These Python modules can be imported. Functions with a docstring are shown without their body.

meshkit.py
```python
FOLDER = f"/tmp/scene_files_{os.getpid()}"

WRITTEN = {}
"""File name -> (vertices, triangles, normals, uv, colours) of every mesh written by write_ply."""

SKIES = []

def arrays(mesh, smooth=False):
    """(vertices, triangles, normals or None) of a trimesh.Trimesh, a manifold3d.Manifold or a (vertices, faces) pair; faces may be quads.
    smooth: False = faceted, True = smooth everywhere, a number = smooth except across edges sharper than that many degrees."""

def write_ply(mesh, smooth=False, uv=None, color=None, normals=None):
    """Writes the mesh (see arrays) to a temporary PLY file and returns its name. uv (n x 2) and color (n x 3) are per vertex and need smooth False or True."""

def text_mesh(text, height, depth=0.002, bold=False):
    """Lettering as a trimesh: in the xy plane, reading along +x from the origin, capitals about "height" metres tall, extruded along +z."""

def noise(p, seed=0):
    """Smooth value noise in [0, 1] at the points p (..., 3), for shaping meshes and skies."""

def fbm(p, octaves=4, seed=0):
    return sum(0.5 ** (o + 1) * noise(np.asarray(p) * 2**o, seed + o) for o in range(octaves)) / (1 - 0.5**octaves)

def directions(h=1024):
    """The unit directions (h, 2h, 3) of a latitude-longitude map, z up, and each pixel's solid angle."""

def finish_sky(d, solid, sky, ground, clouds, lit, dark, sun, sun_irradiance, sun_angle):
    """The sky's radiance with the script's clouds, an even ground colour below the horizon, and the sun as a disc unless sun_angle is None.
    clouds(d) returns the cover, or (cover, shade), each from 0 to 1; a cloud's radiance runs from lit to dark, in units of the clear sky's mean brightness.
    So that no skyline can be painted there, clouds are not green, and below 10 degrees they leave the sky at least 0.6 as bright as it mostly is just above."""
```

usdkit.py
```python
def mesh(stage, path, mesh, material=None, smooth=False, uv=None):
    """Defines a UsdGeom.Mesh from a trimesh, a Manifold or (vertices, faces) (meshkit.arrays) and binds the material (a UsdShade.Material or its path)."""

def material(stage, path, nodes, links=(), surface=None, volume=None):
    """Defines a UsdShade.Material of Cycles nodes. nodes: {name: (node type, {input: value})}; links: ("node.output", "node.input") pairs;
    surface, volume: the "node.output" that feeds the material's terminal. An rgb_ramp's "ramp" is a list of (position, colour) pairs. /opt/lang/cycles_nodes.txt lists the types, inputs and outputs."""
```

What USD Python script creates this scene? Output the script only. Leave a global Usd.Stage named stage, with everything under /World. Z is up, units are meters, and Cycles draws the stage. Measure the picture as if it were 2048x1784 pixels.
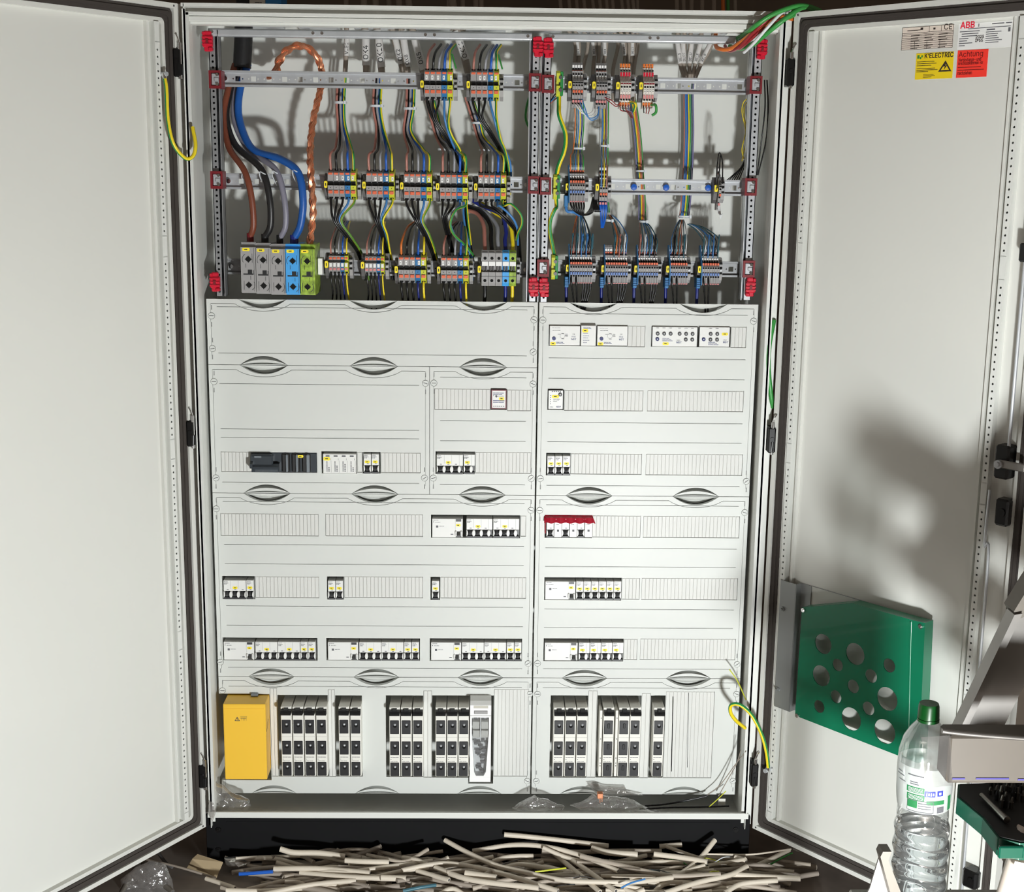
import math, random
import numpy as np, trimesh, usdkit, meshkit
from pxr import Usd, UsdGeom, UsdLux, UsdShade, Gf, Sdf, Vt
from shapely.geometry import Polygon, Point, box as sbox
from shapely.ops import unary_union
from scipy.spatial.transform import Rotation

stage = Usd.Stage.CreateInMemory()
UsdGeom.SetStageUpAxis(stage, UsdGeom.Tokens.z)
UsdGeom.SetStageMetersPerUnit(stage, 1.0)
UsdGeom.Xform.Define(stage, '/World')
rng = np.random.default_rng(7)

# ---------------------------------------------------------------- camera, light, exposure
ZO = 0.14                                     # height of the lower edge of the covers above the floor
F = 2767.8746
CAM = np.array([0.0009, -3.1323, 1.5152 + ZO])
RC = Rotation.from_euler('xyz', [0.2041, -0.0212, 0.0083]).as_matrix() @ np.array([[1, 0, 0], [0, 0, -1], [0, 1, 0]])
cam = UsdGeom.Camera.Define(stage, '/World/camera')
M4 = np.eye(4); M4[0, :3] = RC[0]; M4[1, :3] = -RC[1]; M4[2, :3] = -RC[2]; M4[3, :3] = CAM
cam.AddTransformOp().Set(Gf.Matrix4d(*M4.ravel().tolist()))
cam.CreateHorizontalApertureAttr(36.0); cam.CreateVerticalApertureAttr(36.0 * 1784 / 2048)
cam.CreateFocalLengthAttr(F / 2048 * 36.0)
cam.CreateClippingRangeAttr(Gf.Vec2f(0.05, 60))
cam.CreateExposureAttr(0.0)

key = UsdLux.SphereLight.Define(stage, '/World/work_lamp_light')          # LED work lamp standing low in front of the cabinet
key.CreateRadiusAttr(0.08); key.CreateIntensityAttr(935.0); key.CreateColorAttr(Gf.Vec3f(0.96, 1.0, 1.0))
key.AddTranslateOp().Set(Gf.Vec3d(0.57, -2.52, 0.23))
dome = UsdLux.DomeLight.Define(stage, '/World/room_light')                # weak even light of the unfinished room
dome.CreateIntensityAttr(0.04); dome.CreateColorAttr(Gf.Vec3f(1.0, 0.84, 0.70))

# ---------------------------------------------------------------- helpers
def W(px, py, y):
    d = np.array([(px - 1024) / F, (py - 892) / F, 1.0]) @ RC
    return CAM + d * ((y - CAM[1]) / d[1])
def WZ(px, py, z):
    d = np.array([(px - 1024) / F, (py - 892) / F, 1.0]) @ RC
    return CAM + d * ((z - CAM[2]) / d[2])
def WP(px, py, p0, n):
    d = np.array([(px - 1024) / F, (py - 892) / F, 1.0]) @ RC
    return CAM + d * (np.dot(p0 - CAM, n) / np.dot(d, n))

class MB:
    def __init__(s): s.v, s.f, s.n = [], [], 0
    def add(s, v, f):
        v = np.asarray(v, float); f = np.asarray(f, int)
        if f.shape[1] == 4: f = np.vstack([f[:, [0, 1, 2]], f[:, [0, 2, 3]]])
        s.v.append(v); s.f.append(f + s.n); s.n += len(v); return s
    def tm(s, m): return s.add(m.vertices, m.faces)
    def box(s, x0, x1, y0, y1, z0, z1, c=0.0):
        if x1 < x0: x0, x1 = x1, x0
        if y1 < y0: y0, y1 = y1, y0
        if z1 < z0: z0, z1 = z1, z0
        if c <= 0:
            v = [(x, y, z) for x in (x0, x1) for y in (y0, y1) for z in (z0, z1)]
            return s.add(v, [(0, 1, 3, 2), (4, 6, 7, 5), (0, 4, 5, 1), (2, 3, 7, 6), (0, 2, 6, 4), (1, 5, 7, 3)])
        c = min(c, (x1 - x0) * .45, (y1 - y0) * .45, (z1 - z0) * .45)
        p = []
        for x, sx in ((x0, 1), (x1, -1)):
            for y, sy in ((y0, 1), (y1, -1)):
                for z, sz in ((z0, 1), (z1, -1)):
                    p += [(x, y + sy * c, z + sz * c), (x + sx * c, y, z + sz * c), (x + sx * c, y + sy * c, z)]
        return s.tm(trimesh.convex.convex_hull(np.array(p)))
    def tube(s, pts, r, n=8, seg=6, caps=True, smooth=True):
        P = catmull(np.asarray(pts, float), seg) if smooth and len(pts) > 2 else np.asarray(pts, float)
        v, f = sweep(P, r, n)
        s.add(v, f)
        if caps:
            for ring, ce, flip in ((np.arange(n), P[0], True), (np.arange(n) + (len(P) - 1) * n, P[-1], False)):
                vv = np.vstack([v[ring], [ce]]); ff = [(i, (i + 1) % n, n) for i in range(n)]
                s.add(vv, [t[::-1] for t in ff] if flip else ff)
        return s
    def cyl(s, a, b, r, n=12, r2=None):
        return s.tube([a, b], [r, r if r2 is None else r2], n, smooth=False)
    def prism(s, poly, y0, y1):                # shapely polygon in (x,z), swept along y
        for g in getattr(poly, 'geoms', [poly]):
            if g.is_empty or g.area < 1e-10: continue
            m = trimesh.creation.extrude_polygon(g, abs(y1 - y0), engine='earcut')
            v = m.vertices
            s.add(np.stack([v[:, 0], min(y0, y1) + v[:, 2], v[:, 1]], 1), m.faces[:, ::-1])
        return s
    def prism_x(s, poly, x0, x1):              # polygon in (y,z), swept along x
        for g in getattr(poly, 'geoms', [poly]):
            m = trimesh.creation.extrude_polygon(g, abs(x1 - x0), engine='earcut')
            v = m.vertices
            s.add(np.stack([min(x0, x1) + v[:, 2], v[:, 0], v[:, 1]], 1), m.faces)
        return s
    def prism_z(s, poly, z0, z1):
        m = trimesh.creation.extrude_polygon(poly, abs(z1 - z0), engine='earcut')
        v = m.vertices.copy(); v[:, 2] += min(z0, z1)
        return s.add(v, m.faces)
    def lathe(s, prof, n=24, at=(0, 0, 0)):    # (r,z) profile about z
        a = np.arange(n) / n * 2 * math.pi
        v = np.concatenate([np.stack([r * np.cos(a), r * np.sin(a), np.full(n, z)], 1) for r, z in prof]) + np.array(at)
        f = [(i * n + j, i * n + (j + 1) % n, (i + 1) * n + (j + 1) % n, (i + 1) * n + j) for i in range(len(prof) - 1) for j in range(n)]
        return s.add(v, f)
    def get(s):
        return trimesh.Trimesh(np.concatenate(s.v), np.concatenate(s.f), process=False)
    def xf(s, R, t):                           # new builder in another frame
        o = MB(); m = s.get(); return o.add(m.vertices @ np.asarray(R).T + np.asarray(t), m.faces)

def catmull(P, seg):
    P = np.vstack([2 * P[0] - P[1], P, 2 * P[-1] - P[-2]]); out = []
    for i in range(1, len(P) - 2):
        a, b, c, d = P[i - 1:i + 3]
        for t in np.linspace(0, 1, seg, endpoint=False):
            out.append(.5 * (2 * b + (c - a) * t + (2 * a - 5 * b + 4 * c - d) * t * t + (3 * b - a - 3 * c + d) * t ** 3))
    return np.array(out + [P[-2]])
def frames(P):
    T = np.gradient(P, axis=0); T /= np.maximum(np.linalg.norm(T, axis=1, keepdims=True), 1e-9)
    ref = np.array([0, 1.0, 0]) if abs(T[0][1]) < .9 else np.array([1.0, 0, 0])
    N = np.cross(T[0], ref); N /= np.linalg.norm(N); Ns = []
    for t in T:
        N = N - t * np.dot(N, t); l = np.linalg.norm(N)
        N = N / l if l > 1e-6 else np.array([1.0, 0, 0]); Ns.append(N)
    Ns = np.array(Ns); return T, Ns, np.cross(T, Ns)
def sweep(P, r, n, a0=0.0, a1=2 * math.pi, twist=0.0):
    T, N, Bn = frames(P); r = np.interp(np.linspace(0, 1, len(P)), np.linspace(0, 1, len(np.atleast_1d(r))), np.atleast_1d(r))
    full = abs(a1 - a0 - 2 * math.pi) < 1e-6
    k = n if full else n + 1
    a = a0 + (a1 - a0) * np.arange(k) / n
    A = a[None] + np.linspace(0, twist, len(P))[:, None]
    v = P[:, None] + r[:, None, None] * (np.cos(A)[..., None] * N[:, None] + np.sin(A)[..., None] * Bn[:, None])
    f = [(i * k + j, i * k + (j + 1) % k, (i + 1) * k + (j + 1) % k, (i + 1) * k + j) for i in range(len(P) - 1) for j in range(n)]
    return v.reshape(-1, 3), f

used, ORG = {}, {}
def numbered(parent, name):
    p = f'{parent}/{name}'
    k = used.get(p, 0); used[p] = k + 1
    return p if k == 0 else f'{p}_{k:03d}'
def tag(o, label=None, cat=None, group=None, kind=None):
    for k, v in (('label', label), ('category', cat), ('group', group), ('kind', kind)):
        if v: o.SetCustomDataByKey(k, v)
    return o
def thing(name, label, cat, loc=(0, 0, 0), group=None, kind=None, rot=0.0):
    p = numbered('/World', name)
    x = UsdGeom.Xform.Define(stage, p); x.AddTranslateOp().Set(Gf.Vec3d(*map(float, loc)))
    if rot: x.AddRotateZOp().Set(rot)
    ORG[p] = np.array(loc, float) if not rot else np.zeros(3)
    return tag(x.GetPrim(), label, cat, group, kind)
def part(parent, name, mb, m, smooth=35, label=None, kind=None, local=False):
    pp = str(parent.GetPath()); p = numbered(pp, name)
    mesh = mb.get() if isinstance(mb, MB) else mb
    o = ORG.get(pp, np.zeros(3))
    if not local and np.any(o): mesh = trimesh.Trimesh(np.asarray(mesh.vertices) - o, mesh.faces, process=False)
    g = usdkit.mesh(stage, p, mesh, MATS[m], smooth=smooth)
    ORG[p] = o if not local else np.zeros(3)
    return tag(g.GetPrim(), label, None, None, kind)
def single(name, mb, m, label, cat, group=None, smooth=35, kind=None):     # a thing that is one mesh, its origin at its base
    mesh = mb.get() if isinstance(mb, MB) else mb
    v = np.asarray(mesh.vertices); c = (v.min(0) + v.max(0)) / 2; c[2] = v[:, 2].min()
    p = numbered('/World', name)
    g = usdkit.mesh(stage, p, trimesh.Trimesh(v - c, mesh.faces, process=False), MATS[m], smooth=smooth)
    g.AddTranslateOp().Set(Gf.Vec3d(*c.tolist()))
    return tag(g.GetPrim(), label, cat, group, kind)
def struct(name, mb, m, smooth=False):
    p = numbered('/World', name)
    g = usdkit.mesh(stage, p, mb.get(), MATS[m], smooth=smooth); return tag(g.GetPrim(), kind='structure')
PROTO = {}
def place(key, name, build, loc, label, cat, group=None):                  # first use builds the thing, later uses reference it
    if key not in PROTO:
        t = thing(name, label, cat, loc, group); ORG[str(t.GetPath())] = np.zeros(3)
        build(t); PROTO[key] = t; return t
    p = numbered('/World', name)
    x = UsdGeom.Xform.Define(stage, p); pr = x.GetPrim()
    pr.GetReferences().AddInternalReference(PROTO[key].GetPath()); pr.SetInstanceable(True)
    x.GetTranslateOp().Set(Gf.Vec3d(*map(float, loc))) if x.GetTranslateOp() else x.AddTranslateOp().Set(Gf.Vec3d(*map(float, loc)))
    return tag(pr, label, cat, group)

ORD = ['first', 'second', 'third', 'fourth', 'fifth', 'sixth', 'seventh', 'eighth', 'ninth', 'tenth', 'eleventh', 'twelfth', 'thirteenth', 'fourteenth']

# ---------------------------------------------------------------- materials
MATS = {}
def lin(c): return tuple(((x / 255 + .055) / 1.055) ** 2.4 if x > 10 else x / 255 / 12.92 for x in c)
def mat(name, rgb, rough=.5, metal=0.0, spec=.5, var=0.0, scale=20.0, bump=0.0, coat=0.0, extra=None, raw=False):
    c = rgb if raw else lin(rgb)
    nodes = {'p': ('principled_bsdf', {'base_color': c, 'roughness': rough, 'metallic': metal, 'specular_ior_level': spec, 'coat_weight': coat, **(extra or {})})}
    links = []
    if var or bump:
        nodes['tc'] = ('geometry', {}); nodes['n'] = ('noise_texture', {'scale': scale, 'detail': 4.0}); links += [('tc.position', 'n.vector')]
    if var:
        nodes['r'] = ('rgb_ramp', {'ramp': [(.3, tuple(x * (1 - var) for x in c)), (.7, tuple(min(1, x * (1 + var)) for x in c))]})
        links += [('n.fac', 'r.fac'), ('r.color', 'p.base_color')]
    if bump:
        nodes['b'] = ('bump', {'strength': bump, 'distance': .002}); links += [('n.fac', 'b.height'), ('b.normal', 'p.normal')]
    MATS[name] = usdkit.material(stage, f'/World/Looks/{name}', nodes, links, surface='p.BSDF')
def clear(name, tint, fac_gloss=.12, rough=.05, haze=0.0, hazecol=(.8, .8, .8), bump=0.0, bscale=60.):
    nodes = {'t': ('transparent_bsdf', {'color': tint}), 'g': ('glossy_bsdf', {'color': (1, 1, 1), 'roughness': rough}),
             'lw': ('layer_weight', {'blend': .35}), 'mr': ('map_range', {'from_min': 0.0, 'from_max': 1.0, 'to_min': fac_gloss, 'to_max': .75}),
             'm': ('mix_closure', {}), 'd': ('diffuse_bsdf', {'color': hazecol}), 'm2': ('mix_closure', {'fac': haze})}
    links = [('lw.facing', 'mr.value'), ('mr.result', 'm.fac'), ('t.BSDF', 'm.closure1'), ('g.BSDF', 'm.closure2'), ('m.closure', 'm2.closure1'), ('d.BSDF', 'm2.closure2')]
    if bump:
        nodes['gp'] = ('geometry', {}); nodes['n'] = ('noise_texture', {'scale': bscale, 'detail': 3.0}); nodes['b'] = ('bump', {'strength': bump, 'distance': .004})
        links += [('gp.position', 'n.vector'), ('n.fac', 'b.height'), ('b.normal', 'g.normal')]
    MATS[name] = usdkit.material(stage, f'/World/Looks/{name}', nodes, links, surface='m2.closure')

mat('paint', (222, 223, 218), .42, var=.015, scale=3, bump=.03)
mat('door_paint', (219, 219, 213), .40, var=.015, scale=2)
mat('cover', (214, 216, 212), .42, spec=.42, var=.012, scale=4, bump=.16)
mat('cover_strip', (218, 218, 214), .42, spec=.32)
mat('mark', (70, 70, 70), .6)
mat('groove', (150, 151, 149), .6)
mat('print', (95, 95, 100), .6)
mat('print_blue', (70, 75, 120), .6)
mat('print_black', (25, 25, 28), .6)
mat('seal', (62, 56, 52), .85, bump=.2, scale=150)
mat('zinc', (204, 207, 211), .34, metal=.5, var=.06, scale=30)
mat('zinc_shaded', (150, 151, 153), .42, metal=.45, var=.08, scale=25)  # darker copy of zinc, with the shade put into its colour
mat('chrome', (225, 225, 225), .12, metal=1.0)
mat('steel_dark', (110, 110, 112), .4, metal=.7)
mat('copper', (238, 162, 124), .36, metal=.9, var=.12, scale=120)
mat('black', (22, 22, 23), .5)
mat('black_gloss', (14, 14, 15), .3)
mat('hole', (6, 6, 6), .9)
mat('plinth', (13, 13, 15), .7, spec=.2, var=.15, scale=12)
mat('red', (205, 20, 50), .38)
mat('maroon', (120, 18, 28), .45)
mat('term_grey', (158, 156, 156), .5)
mat('term_dark', (92, 90, 90), .5)
mat('term_blue', (52, 120, 176), .45)
mat('sky_blue', (70, 165, 235), .45)
mat('term_gy', (206, 210, 60), .45)
mat('power_gy_reflections', (150, 178, 66), .4, var=.4, scale=110)  # dark mottling is painted in for reflections on the plastic
mat('green', (40, 140, 70), .45)
mat('orange', (232, 112, 78), .45); mat('term_green', (92, 140, 52), .4)
mat('pink', (222, 140, 140), .5)
mat('white', (245, 245, 243), .45)
mat('offwhite', (225, 222, 214), .45)
mat('lever_blue', (110, 140, 200), .45)
mat('yellow_tag', (255, 232, 50), .5)
mat('device', (232, 232, 229), .38)
mat('device_grey', (222, 223, 224), .4)
mat('toggle', (66, 66, 68), .42)
mat('fuse_black', (42, 42, 44), .38)
mat('fuse_body', (236, 234, 226), .4)
mat('beige', (196, 192, 180), .5)
mat('plc', (52, 58, 64), .35)
mat('plc_light', (125, 132, 138), .35)
mat('yellow_box', (246, 196, 60), .42)
mat('frame_red', (125, 60, 70), .5)
mat('tape_red', (170, 24, 46), .3)
mat('w_brown', (176, 116, 104), .38); mat('w_black', (20, 20, 21), .3); mat('w_grey', (150, 152, 158), .38)
mat('w_blue', (28, 92, 190), .35); mat('w_lightblue', (70, 130, 195), .35); mat('w_navy', (28, 40, 120), .35)
mat('w_green', (60, 150, 70), .38); mat('w_yellow', (240, 215, 40), .38); mat('w_white', (225, 228, 230), .38)
mat('w_orange', (226, 120, 50), .38); mat('w_teal', (60, 105, 120), .38); mat('w_red', (150, 40, 45), .38); mat('w_violet', (120, 115, 160), .38)
mat('c_brown', (120, 62, 42), .42); mat('c_black', (30, 29, 30), .4); mat('c_grey', (128, 126, 140), .42); mat('c_blue', (24, 86, 165), .4)
mat('sheath_black', (24, 24, 26), .5, bump=.3, scale=80)
mat('cable_grey', (178, 166, 152), .55, var=.06, scale=15)
mat('cable_light', (214, 203, 187), .5, var=.05, scale=15)
mat('cable_dim', (152, 141, 130), .6, var=.06, scale=15)  # dimmer jacket; carries the shade of the cables above the cabinet in its colour
mat('sleeve', (214, 212, 210), .5)
mat('tie', (215, 220, 225), .4)
mat('wall', (112, 100, 88), .9, var=.14, scale=5, bump=.3)
mat('floor_mat', (138, 128, 120), .85, var=.25, scale=9, bump=.3)
mat('green_plate', (0, 112, 78), .32, coat=.2)
mat('grey_sheet', (150, 152, 152), .38, metal=.5)
mat('sticker_white', (240, 240, 238), .35); mat('sticker_yellow', (244, 212, 28), .4); mat('sticker_red', (255, 62, 50), .4); mat('sticker_beige', (226, 212, 200), .4)
mat('sticker_text', (50, 40, 36), .6); mat('abb_red', (225, 30, 60), .5); mat('dark_red_text', (120, 16, 16), .6); mat('logo_green', (60, 140, 60), .5)
mat('aluminium', (158, 154, 150), .42, metal=.9, var=.08, scale=12)
mat('ladder_grey', (120, 114, 106), .5, metal=.4)
mat('cap_green', (8, 82, 28), .35)
mat('case_green', (4, 80, 60), .35)
mat('case_black', (12, 13, 14), .55)
mat('bit_steel', (140, 136, 130), .28, metal=1.0)
mat('packaging_shaded', (96, 89, 81), .45, var=.05, scale=6)  # beige pack darkened; the shade lying on it is put into the colour
mat('purple', (70, 62, 150), .5)
mat('cardboard', (170, 150, 118), .75, var=.08, scale=30)
mat('foil', (215, 213, 208), .2, metal=.9)
mat('carton_white', (225, 222, 214), .5); mat('carton_blue', (40, 140, 215), .45)
mat('label_white', (236, 240, 236), .4); mat('label_green', (40, 120, 70), .5); mat('label_blue', (50, 60, 160), .5)
clear('plastic_film', (.90, .89, .88), .14, .10, .09, (.75, .73, .72), bump=.9, bscale=60)
clear('pet', (.95, .97, .97), .08, .04, .05, (.8, .85, .85))
clear('clear_cover', (.93, .94, .95), .10, .05, .04)
clear('label_film', (.93, .95, .94), .06, .2, .38, (.85, .88, .86))
MATS['water'] = usdkit.material(stage, '/World/Looks/water', {'p': ('principled_bsdf', {'base_color': (.93, .97, 1.0), 'roughness': .02, 'transmission_weight': 1.0, 'ior': 1.33})}, [], surface='p.BSDF')
MATS['smoke_blue'] = MATS['w_lightblue']

# ---------------------------------------------------------------- text
def text3(txt, h, origin, xd, ud, bold=False, depth=.0004, cyl=None, center=False, width=None):
    """Lettering: origin = lower left corner, xd reading direction, ud up direction; raised towards xd x ud. cyl = (radius) wraps it round an axis along xd at that depth."""
    m = meshkit.text_mesh(txt, h, depth, bold)
    v = np.array(m.vertices)
    if width: v[:, 0] *= width / max(v[:, 0].max(), 1e-9)
    if center: v[:, 0] -= v[:, 0].max() / 2; v[:, 1] -= h / 2
    xd = np.asarray(xd, float) / np.linalg.norm(xd); ud = np.asarray(ud, float); ud = ud - xd * np.dot(ud, xd); ud /= np.linalg.norm(ud)
    n = np.cross(xd, ud)
    w = v[:, 2].copy()
    if cyl: w = w + np.sqrt(np.maximum(cyl ** 2 - v[:, 1] ** 2, 0))
    out = np.asarray(origin) + v[:, :1] * xd + v[:, 1:2] * ud + w[:, None] * n
    return MB().add(out, m.faces)
def dashes(mb, x0, z, y, widths, h=.0009, gap=.0006, d=.0003):               # a line of small unreadable print on a plane y
    x = x0
    for w in widths:
        mb.box(x, x + w, y - d, y + .0001, z, z + h); x += w + gap
    return mb
def lozenge(w, h, n=5):
    r = h / 2; p = []
    for a in np.linspace(-90, 90, n): p.append((w / 2 - r * .6 + r * .6 * math.cos(math.radians(a)), r * math.sin(math.radians(a))))
    for a in np.linspace(90, 270, n): p.append((-w / 2 + r * .6 + r * .6 * math.cos(math.radians(a)), r * math.sin(math.radians(a))))
    return Polygon(p)
def shift(poly, dx, dz):
    from shapely import affinity
    return affinity.translate(poly, dx, dz)
def add_tag(t, x, z, y, w=.011, h=.0058):                                     # yellow marker with a dark legend
    a = part(t, 'yellow_tag', MB().prism(shift(lozenge(w, h), x, z), y - .0005, y + .0005), 'yellow_tag')
    part(a, 'legend', MB().box(x - w * .22, x + w * .18, y - .0008, y, z - h * .12, z + h * .16), 'print_black')

# ---------------------------------------------------------------- the room
struct('floor', MB().box(-3.2, 3.2, -3.6, .62, -.08, 0), 'floor_mat')
struct('wall_back', MB().box(-3.2, 3.2, .62, .72, 0, 3.2), 'wall')

# ---------------------------------------------------------------- the cabinet: body, plinth and two open doors
XI, YF, YB, ZT = .632, -.10, .165, 1.95
cab = thing('cabinet', 'light grey double-door metal electrical cabinet standing open on a black plinth', 'cabinet', (0, 0, 0))
for s in (-1, 1):
    b = MB().box(s * XI, s * .6335, YF, .205, ZO - .04, ZT + .016)
    b.box(s * .6335, s * .652, -.074, .205, ZO - .04, ZT + .016)
    b.box(s * (XI - .007), s * XI, YF + .012, YF + .03, ZO - .03, ZT)
    b.box(s * (XI - .004), s * XI, YF + .045, YF + .065, ZO - .03, ZT)
    b.box(s * XI, s * .6365, YF, YF + .012, ZO - .013, ZT + .006)
    part(cab, 'side_wall', b, 'paint', smooth=False)
b = MB().box(-.652, .652, -.074, .205, ZT + .006, ZT + .018)
b.box(-.638, .638, YF, YF + .014, ZT + .0105, ZT + .018); b.box(-.652, .652, -.075, -.068, ZT - .012, ZT + .018)
part(cab, 'top_panel', b, 'paint', smooth=False)
b = MB().box(-.632, .632, -.088, -.066, ZT - .006, ZT + .002, .001).box(-.632, .632, -.083, -.064, ZT - .017, ZT - .007, .001).box(-.632, .632, -.066, -.03, ZT - .022, ZT - .017)
part(cab, 'top_frame_profile', b, 'paint', smooth=False)
b = MB().box(-.632, .632, YF, YF + .004, ZO - .0135, ZO).box(-.632, .632, YF + .016, YF + .034, ZO - .042, ZO - .0136).box(-.632, .632, YF, YF + .02, ZO - .0145, ZO - .011)
b.box(-.64, .64, YF - .001, YF + .003, ZO - .0135, ZO + .0005)
part(cab, 'front_sill', b, 'paint', smooth=False)
part(cab, 'floor_plate', MB().box(-.634, .634, YF + .032, .2, ZO - .043, ZO - .04), 'paint', smooth=False)
part(cab, 'back_plate', MB().box(-.634, .634, YB, YB + .004, ZO - .04, ZT + .01), 'paint', smooth=False)
b = MB()
for x in np.linspace(-.5, .5, 9): b.box(x - .045, x + .045, .10, .150, ZT - .012, ZT - .006, .001)
part(cab, 'cable_entry_plate', b, 'zinc', smooth=False)
b = MB().box(-.648, .648, -.085, .205, .004, ZO - .046, .002).box(-.648, .648, -.0855, -.066, .004, ZO - .0150, .001).box(-.6, .6, -.0865, -.084, ZO - .034, ZO - .030)
part(cab, 'plinth', b, 'plinth', smooth=False)
for px, py in ((437, 1659), (437, 1699), (1471, 1659)):
    p = W(px, py, -.0852); b = MB().cyl(p, p + [0, -.003, 0], .0065, 12).cyl(p + [0, -.003, 0], p + [0, -.005, 0], .0035, 8)
    part(cab, 'plinth_bolt', b, 'black_gloss', smooth=30)

ZB, ZTD = ZO - .037, ZO + 1.826
def door_frame(side):
    ph = .5823 if side < 0 else .6857
    h = np.array([-.645 if side < 0 else .6509, -.1, 0.0])
    t = np.array([side * math.sin(ph), -math.cos(ph), 0.0])
    n = np.array([-side * math.cos(ph), -math.sin(ph), 0.0])
    return h, t, n
class DoorSpace:                                # local (t along the door, n out of its inside face, z)
    def __init__(s, side): s.h, s.t, s.n = door_frame(side); s.R = np.stack([s.t, s.n, np.array([0, 0, 1.0])], 1)
    def put(s, mb): 
        o = mb.xf(s.R, s.h)
        if np.linalg.det(s.R) < 0: o.f = [f[:, ::-1] for f in o.f]
        return o
    def px(s, x, y, off=0.0):
        p = WP(x, y, s.h + s.n * off, s.n) - s.h
        return float(np.dot(p, s.t)), float(p[2])
    def P(s, t, n, z): return s.h + s.t * t + s.n * n + np.array([0, 0, z])
DL, DRt = DoorSpace(-1), DoorSpace(1)
def ring(w, d, r0, r1, rad):                     # rectangular ring in (t,z)
    a = sbox(r0, ZB + r0, w - r0, ZTD - r0); c = sbox(r1, ZB + r1, w - r1, ZTD - r1)
    if rad: a = a.buffer(-rad).buffer(rad, 4); c = c.buffer(-rad).buffer(rad, 4)
    return a.difference(c)
def perforated(x0, x1, z0, z1, pitch, r, xc=None, skip=()):
    g = sbox(x0, z0, x1, z1); xc = (x0 + x1) / 2 if xc is None else xc; hs = []
    z = z0 + pitch * .8
    while z < z1 - pitch * .5:
        if not any(a < z < b for a, b in skip): hs.append(Point(xc, z).buffer(r, 2))
        z += pitch
    return g.difference(unary_union(hs))
def door(ds, w, name, label, rails, side):
    d = part(cab, 'door', ds.put(MB().prism(sbox(.001, ZB + .001, w - .001, ZTD - .001), -.024, -.021)), 'door_paint', smooth=False, label=label)
    m = MB().prism(ring(w, 0, 0, .0105, 0), -.024, 0.0)
    m.prism(ring(w, 0, .031, .040, .006), -.021, -.008)
    part(d, 'door_rim', ds.put(m), 'door_paint', smooth=False)
    part(d, 'seal', ds.put(MB().prism(ring(w, 0, .0108, .0308, .012), -.0205, -.005).prism(ring(w, 0, .017, .024, .01), -.005, -.0025)), 'seal', smooth=False)
    for ta in rails:
        zs = np.linspace(ZB + .045, ZTD - .05, 5)
        b = MB(); fl = 1 if ta < w / 2 else -1
        for k in range(4):
            a, c = zs[k] + .012, zs[k + 1] - .03
            b.prism(perforated(ta - .006, ta + .006, a, c, .0143, .0023), -.0065, -.005)
        b.prism(unary_union([sbox(ta - .006, z - .032, ta + .006, z + .014) for z in zs]).intersection(sbox(ta - .006, ZB + .04, ta + .006, ZTD - .04)), -.0065, -.005)
        b.box(ta - .0065, ta - .006, -.021, -.005, ZB + .04, ZTD - .04); b.box(ta + .006, ta + .0065, -.021, -.005, ZB + .04, ZTD - .04)
        part(d, 'perforated_rail', ds.put(b), 'zinc' if side > 9 else 'paint', smooth=False)
        e = MB().box(ta + fl * .016, ta + fl * .022, -.021, -.012, ZB + .04, ZTD - .04)
        part(d, 'rail_flange', ds.put(e), 'door_paint', smooth=False)
        part(d, 'rail_backing', ds.put(MB().box(ta - .0058, ta + .0058, -.0208, -.0195, ZB + .045, ZTD - .045)), 'seal', smooth=False)
    return d
dl = door(DL, .66, 'door', 'left cabinet door swung open', [DL.px(341, 800, -.006)[0]], -1)
dr = door(DRt, .625, 'door', 'right cabinet door swung open', [DRt.px(1584, 800, -.006)[0], DRt.px(1983, 800, -.006)[0]], 1)
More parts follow.
